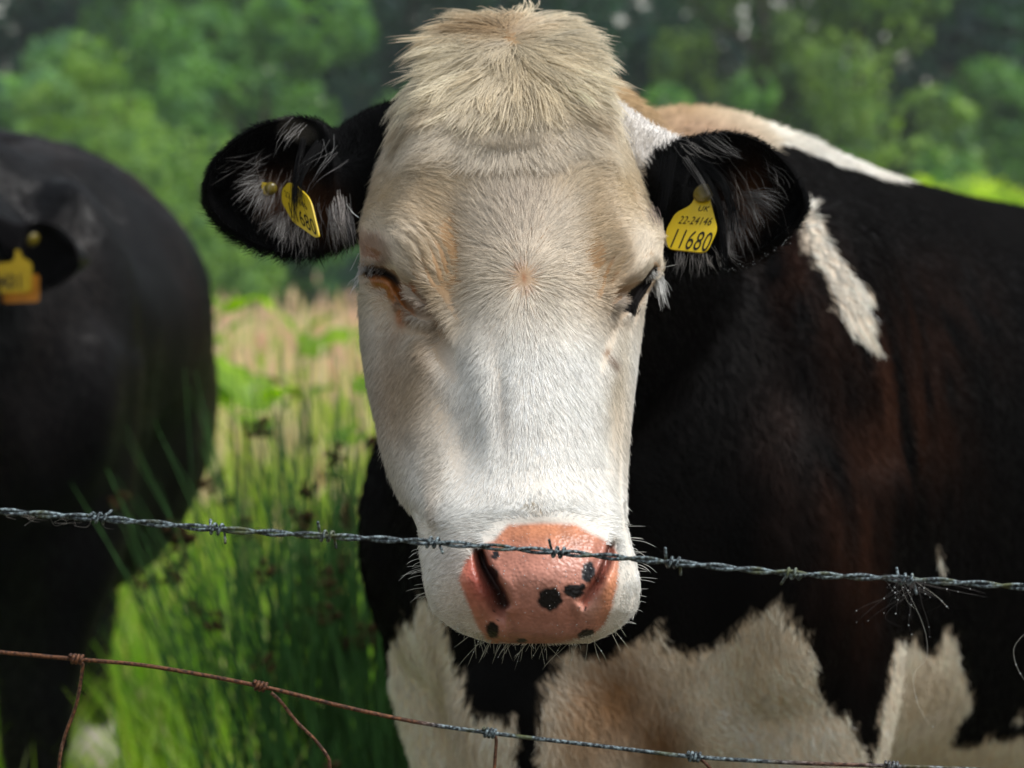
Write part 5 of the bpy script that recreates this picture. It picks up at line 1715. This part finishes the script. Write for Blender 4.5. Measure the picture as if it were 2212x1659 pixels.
for k, u in enumerate((-1850, -1560, -1280, -1010, -750, -510, -275, -40, 215, 470, 705, 937, 1205, 1455, 1712, 1960, 2230, 2480, 2730, 2990, 3250, 3510, 3780, 4050)):
    uu = UV(wire3)[0]; i = int(np.argmin(np.abs(uu - u)))
    c = wire3[i]; T = tg[i]; A = s1[i]; B = s2[i]
    r = random.Random(700 + k)
    n = 46; turns = 2.15; t = np.linspace(0, 1, n); a = t * turns * 2 * math.pi + r.random() * 6.28
    rad = RW * 2.35 + RW * .75
    p = c + T * ((t - .5) * .0105)[:, None] + (np.cos(a)[:, None] * A + np.sin(a)[:, None] * B) * rad * (1 + .12 * np.sin(a * 2 + 1))[:, None]
    # cut ends stick out
    e0 = p[0] + (p[0] - p[1]) / np.linalg.norm(p[0] - p[1]) * np.linspace(.0075, .001, 6)[:, None] + (p[0] - c - T * ((p[0] - c) @ T)) * np.linspace(.9, .1, 6)[:, None]
    e1 = p[-1] + (p[-1] - p[-2]) / np.linalg.norm(p[-1] - p[-2]) * np.linspace(.001, .0075, 6)[:, None] + (p[-1] - c - T * ((p[-1] - c) @ T)) * np.linspace(.1, .9, 6)[:, None]
    p = np.vstack([e0, p, e1])
    V, f = tube(p, RW * .80, 7)
    link('barb', mesh_np('barb', V, f), M_WIRE, bw)

# woven stock wire below it
DL = 1.72
LW = [(-2200, 1290, DL + .02), (-1100, 1330, DL + .01), (-240, 1386, DL), (0, 1409, DL), (165, 1424, DL), (330, 1440, DL), (560, 1482, DL), (740, 1526, DL), (900, 1560, DL), (1056, 1583, DL), (1300, 1612, DL), (1500, 1635, DL), (1720, 1648, DL), (1925, 1655, DL), (2230, 1668, DL), (2480, 1680, DL), (3400, 1720, DL + .01), (4400, 1755, DL + .02)]
line3 = P(*catmull(LW, 1000).T)
sw = empty('stock_wire', tuple(line3[0]), 'rusty woven stock wire with wrapped knots below the barbed wire', 'wire fence')
RL = .00150


def rusty(me, fn):
    V = np.zeros(len(me.vertices) * 3); me.vertices.foreach_get('co', V); u, v, d = UV(V.reshape(-1, 3))
    a = me.attributes.new('rust', 'FLOAT', 'POINT'); a.data.foreach_set('value', fn(u, v).astype(np.float32))
    return me


rust_u = lambda u, v: np.interp(u, [880, 980, 1600, 1760, 1850, 1950], [1.2, -.2, -.25, .9, .9, .2])
V, f = tube(line3, RL, 9); link('line_wire', rusty(mesh_np('line_wire', V, f), rust_u), M_LINE, sw)
STAYS = [((165, 1424), [(176, 1430), (178, 1445), (165, 1520), (140, 1590), (129, 1640), (128, 1700), (140, 1850), (150, 2100)]), ((560, 1482), [(585, 1496), (606, 1515), (640, 1558), (680, 1598), (706, 1632), (712, 1655), (706, 1720), (700, 1900), (690, 2100)]),
         ((1056, 1583), [(1068, 1588), (1072, 1600), (1070, 1630), (1067, 1680), (1062, 1800), (1060, 2100)]), ((1500, 1635), [(1512, 1640), (1525, 1650), (1540, 1670), (1552, 1720), (1560, 2100)]), ((1925, 1655), [(1935, 1662), (1945, 1690), (1940, 2100)])]
for (ku, kv), pts in STAYS:
    pp = P(*catmull([(a, b, DL + .003) for a, b in pts], 60).T)
    V, f = tube(pp, RL * .82, 8); link('stay_wire', rusty(mesh_np('stay_wire', V, f), lambda u, v: np.full(u.shape, 1.0)), M_LINE, sw)
    i = int(np.argmin(np.abs(UV(line3)[0] - ku))); c = line3[i]; T = norm(line3[i + 2] - line3[i - 2]); A = norm(np.cross(T, [0, 0, 1.0])); B = np.cross(A, T)
    t = np.linspace(0, 1, 60); a = t * 3.2 * 2 * math.pi + .6
    p = c + T * ((t - .5) * .0088)[:, None] + (np.cos(a)[:, None] * A + np.sin(a)[:, None] * B) * (RL * 1.85)
    V, f = tube(p, RL * .85, 8); link('knot', rusty(mesh_np('knot', V, f), rust_u), M_LINE, sw)
for k, vv in enumerate((1960, 2330)):
    l2 = line3 - UP * (vv - 1600) / F * DL
    V, f = tube(l2, RL, 8); link('line_wire', rusty(mesh_np('line_wire', V, f), rust_u), M_LINE, sw)

# hair the cattle left on the barbs, with rain on it
hb_ = []
r_ = np.random.default_rng(801)
for k in range(30):
    u0 = 1960 + r_.normal() * 26; v0 = 1249 + r_.normal() * 6
    L = r_.uniform(40, 170); a = r_.uniform(.2, 2.9); cu_ = r_.normal() * 50
    hb_.append(([(u0, v0, DW - .003), (u0 + math.cos(a) * L * .4 + cu_ * .4, v0 + math.sin(a) * L * .35, DW - .004), (u0 + math.cos(a) * L * .7 + cu_, v0 + math.sin(a) * L * .75, DW), (u0 + math.cos(a) * L + cu_ * .5, v0 + math.sin(a) * L + 12, DW)], 1, 0, 3, (.05, .04, .035)))
for pts in ([(1945, 1258), (1960, 1300), (1985, 1320), (1998, 1330)], [(1975, 1255), (2020, 1285), (2045, 1310), (2058, 1322)], [(1950, 1255), (2010, 1400), (1970, 1460), (1990, 1540), (2020, 1575)], [(2212, 1370), (2190, 1400), (2196, 1440), (2220, 1480)]):
    hb_.append(([(a, b, DW) for a, b in pts], 1, 0, 0, (.5, .48, .42)))
tuft = empty('caught_hair', tuple(P(1960, 1250, DW)), 'dark tuft of cattle hair caught on a barb at the right of the wire', 'hair tuft')
ho, hpos = strands('hair', hb_, tuft, M_HAIR, radius=0.00008, seed=802)
hb2 = []
for k in range(14):
    u0 = 100 + r_.uniform(-90, 130); v0 = np.interp(u0, [0, 215], [1106, 1122])
    hb2.append(([(u0, v0, DW - .002), (u0 + r_.normal() * 20, v0 + r_.uniform(5, 22), DW), (u0 + r_.normal() * 60, v0 + r_.uniform(0, 26), DW)], 1, 0, 3, (.2, .18, .16)))
tuft2 = empty('caught_hair', tuple(P(100, 1112, DW)), 'few pale hairs hanging from the wire left of its first barb', 'hair tuft')
strands('hair', hb2, tuft2, M_HAIR, radius=0.0001, seed=803)

# raindrops on whiskers, on the ear fringe and on the caught hair
M_DROP = plain('water_drop', (.55, .58, .60), rough=.03, spec=1.0, var=.0)
dp = []
for pos, n in ((wh_pos[52:], 34), (hpos, 60)):
    for k in range(n):
        q = pos[r_.integers(len(pos))]; dp.append((q[r_.integers(3, q.shape[0])], r_.uniform(.0002, .00055)))
for k in range(45):
    u = r_.uniform(1560, 1735); v = np.interp(u, [1560, 1640, 1735], [583, 565, 490]) + r_.normal() * 5
    dp.append((P(u, v, 2.05), r_.uniform(.00012, .00035)))
for k in range(150):
    u = r_.uniform(1040, 1310); v = r_.uniform(1150, 1375)
    if inpoly(np.array([u]), np.array([v]), NOSE_PAD)[0]:
        dd_, nn_2 = skin(u, v, None)
        if dd_ is not None:
            dp.append((P(u, v, dd_), r_.uniform(.00015, .0005)))
bm = bmesh.new()
for p, s in dp:
    bmesh.ops.create_icosphere(bm, subdivisions=1, radius=s, matrix=Matrix.Translation(Vector(p)))
me = bpy.data.meshes.new('raindrops'); bm.to_mesh(me); bm.free()
me.polygons.foreach_set('use_smooth', np.ones(len(me.polygons), bool))
link('raindrops', me, M_DROP, kind='stuff', label='tiny raindrops clinging to whiskers, ear fringe and caught hair', category='water drops')
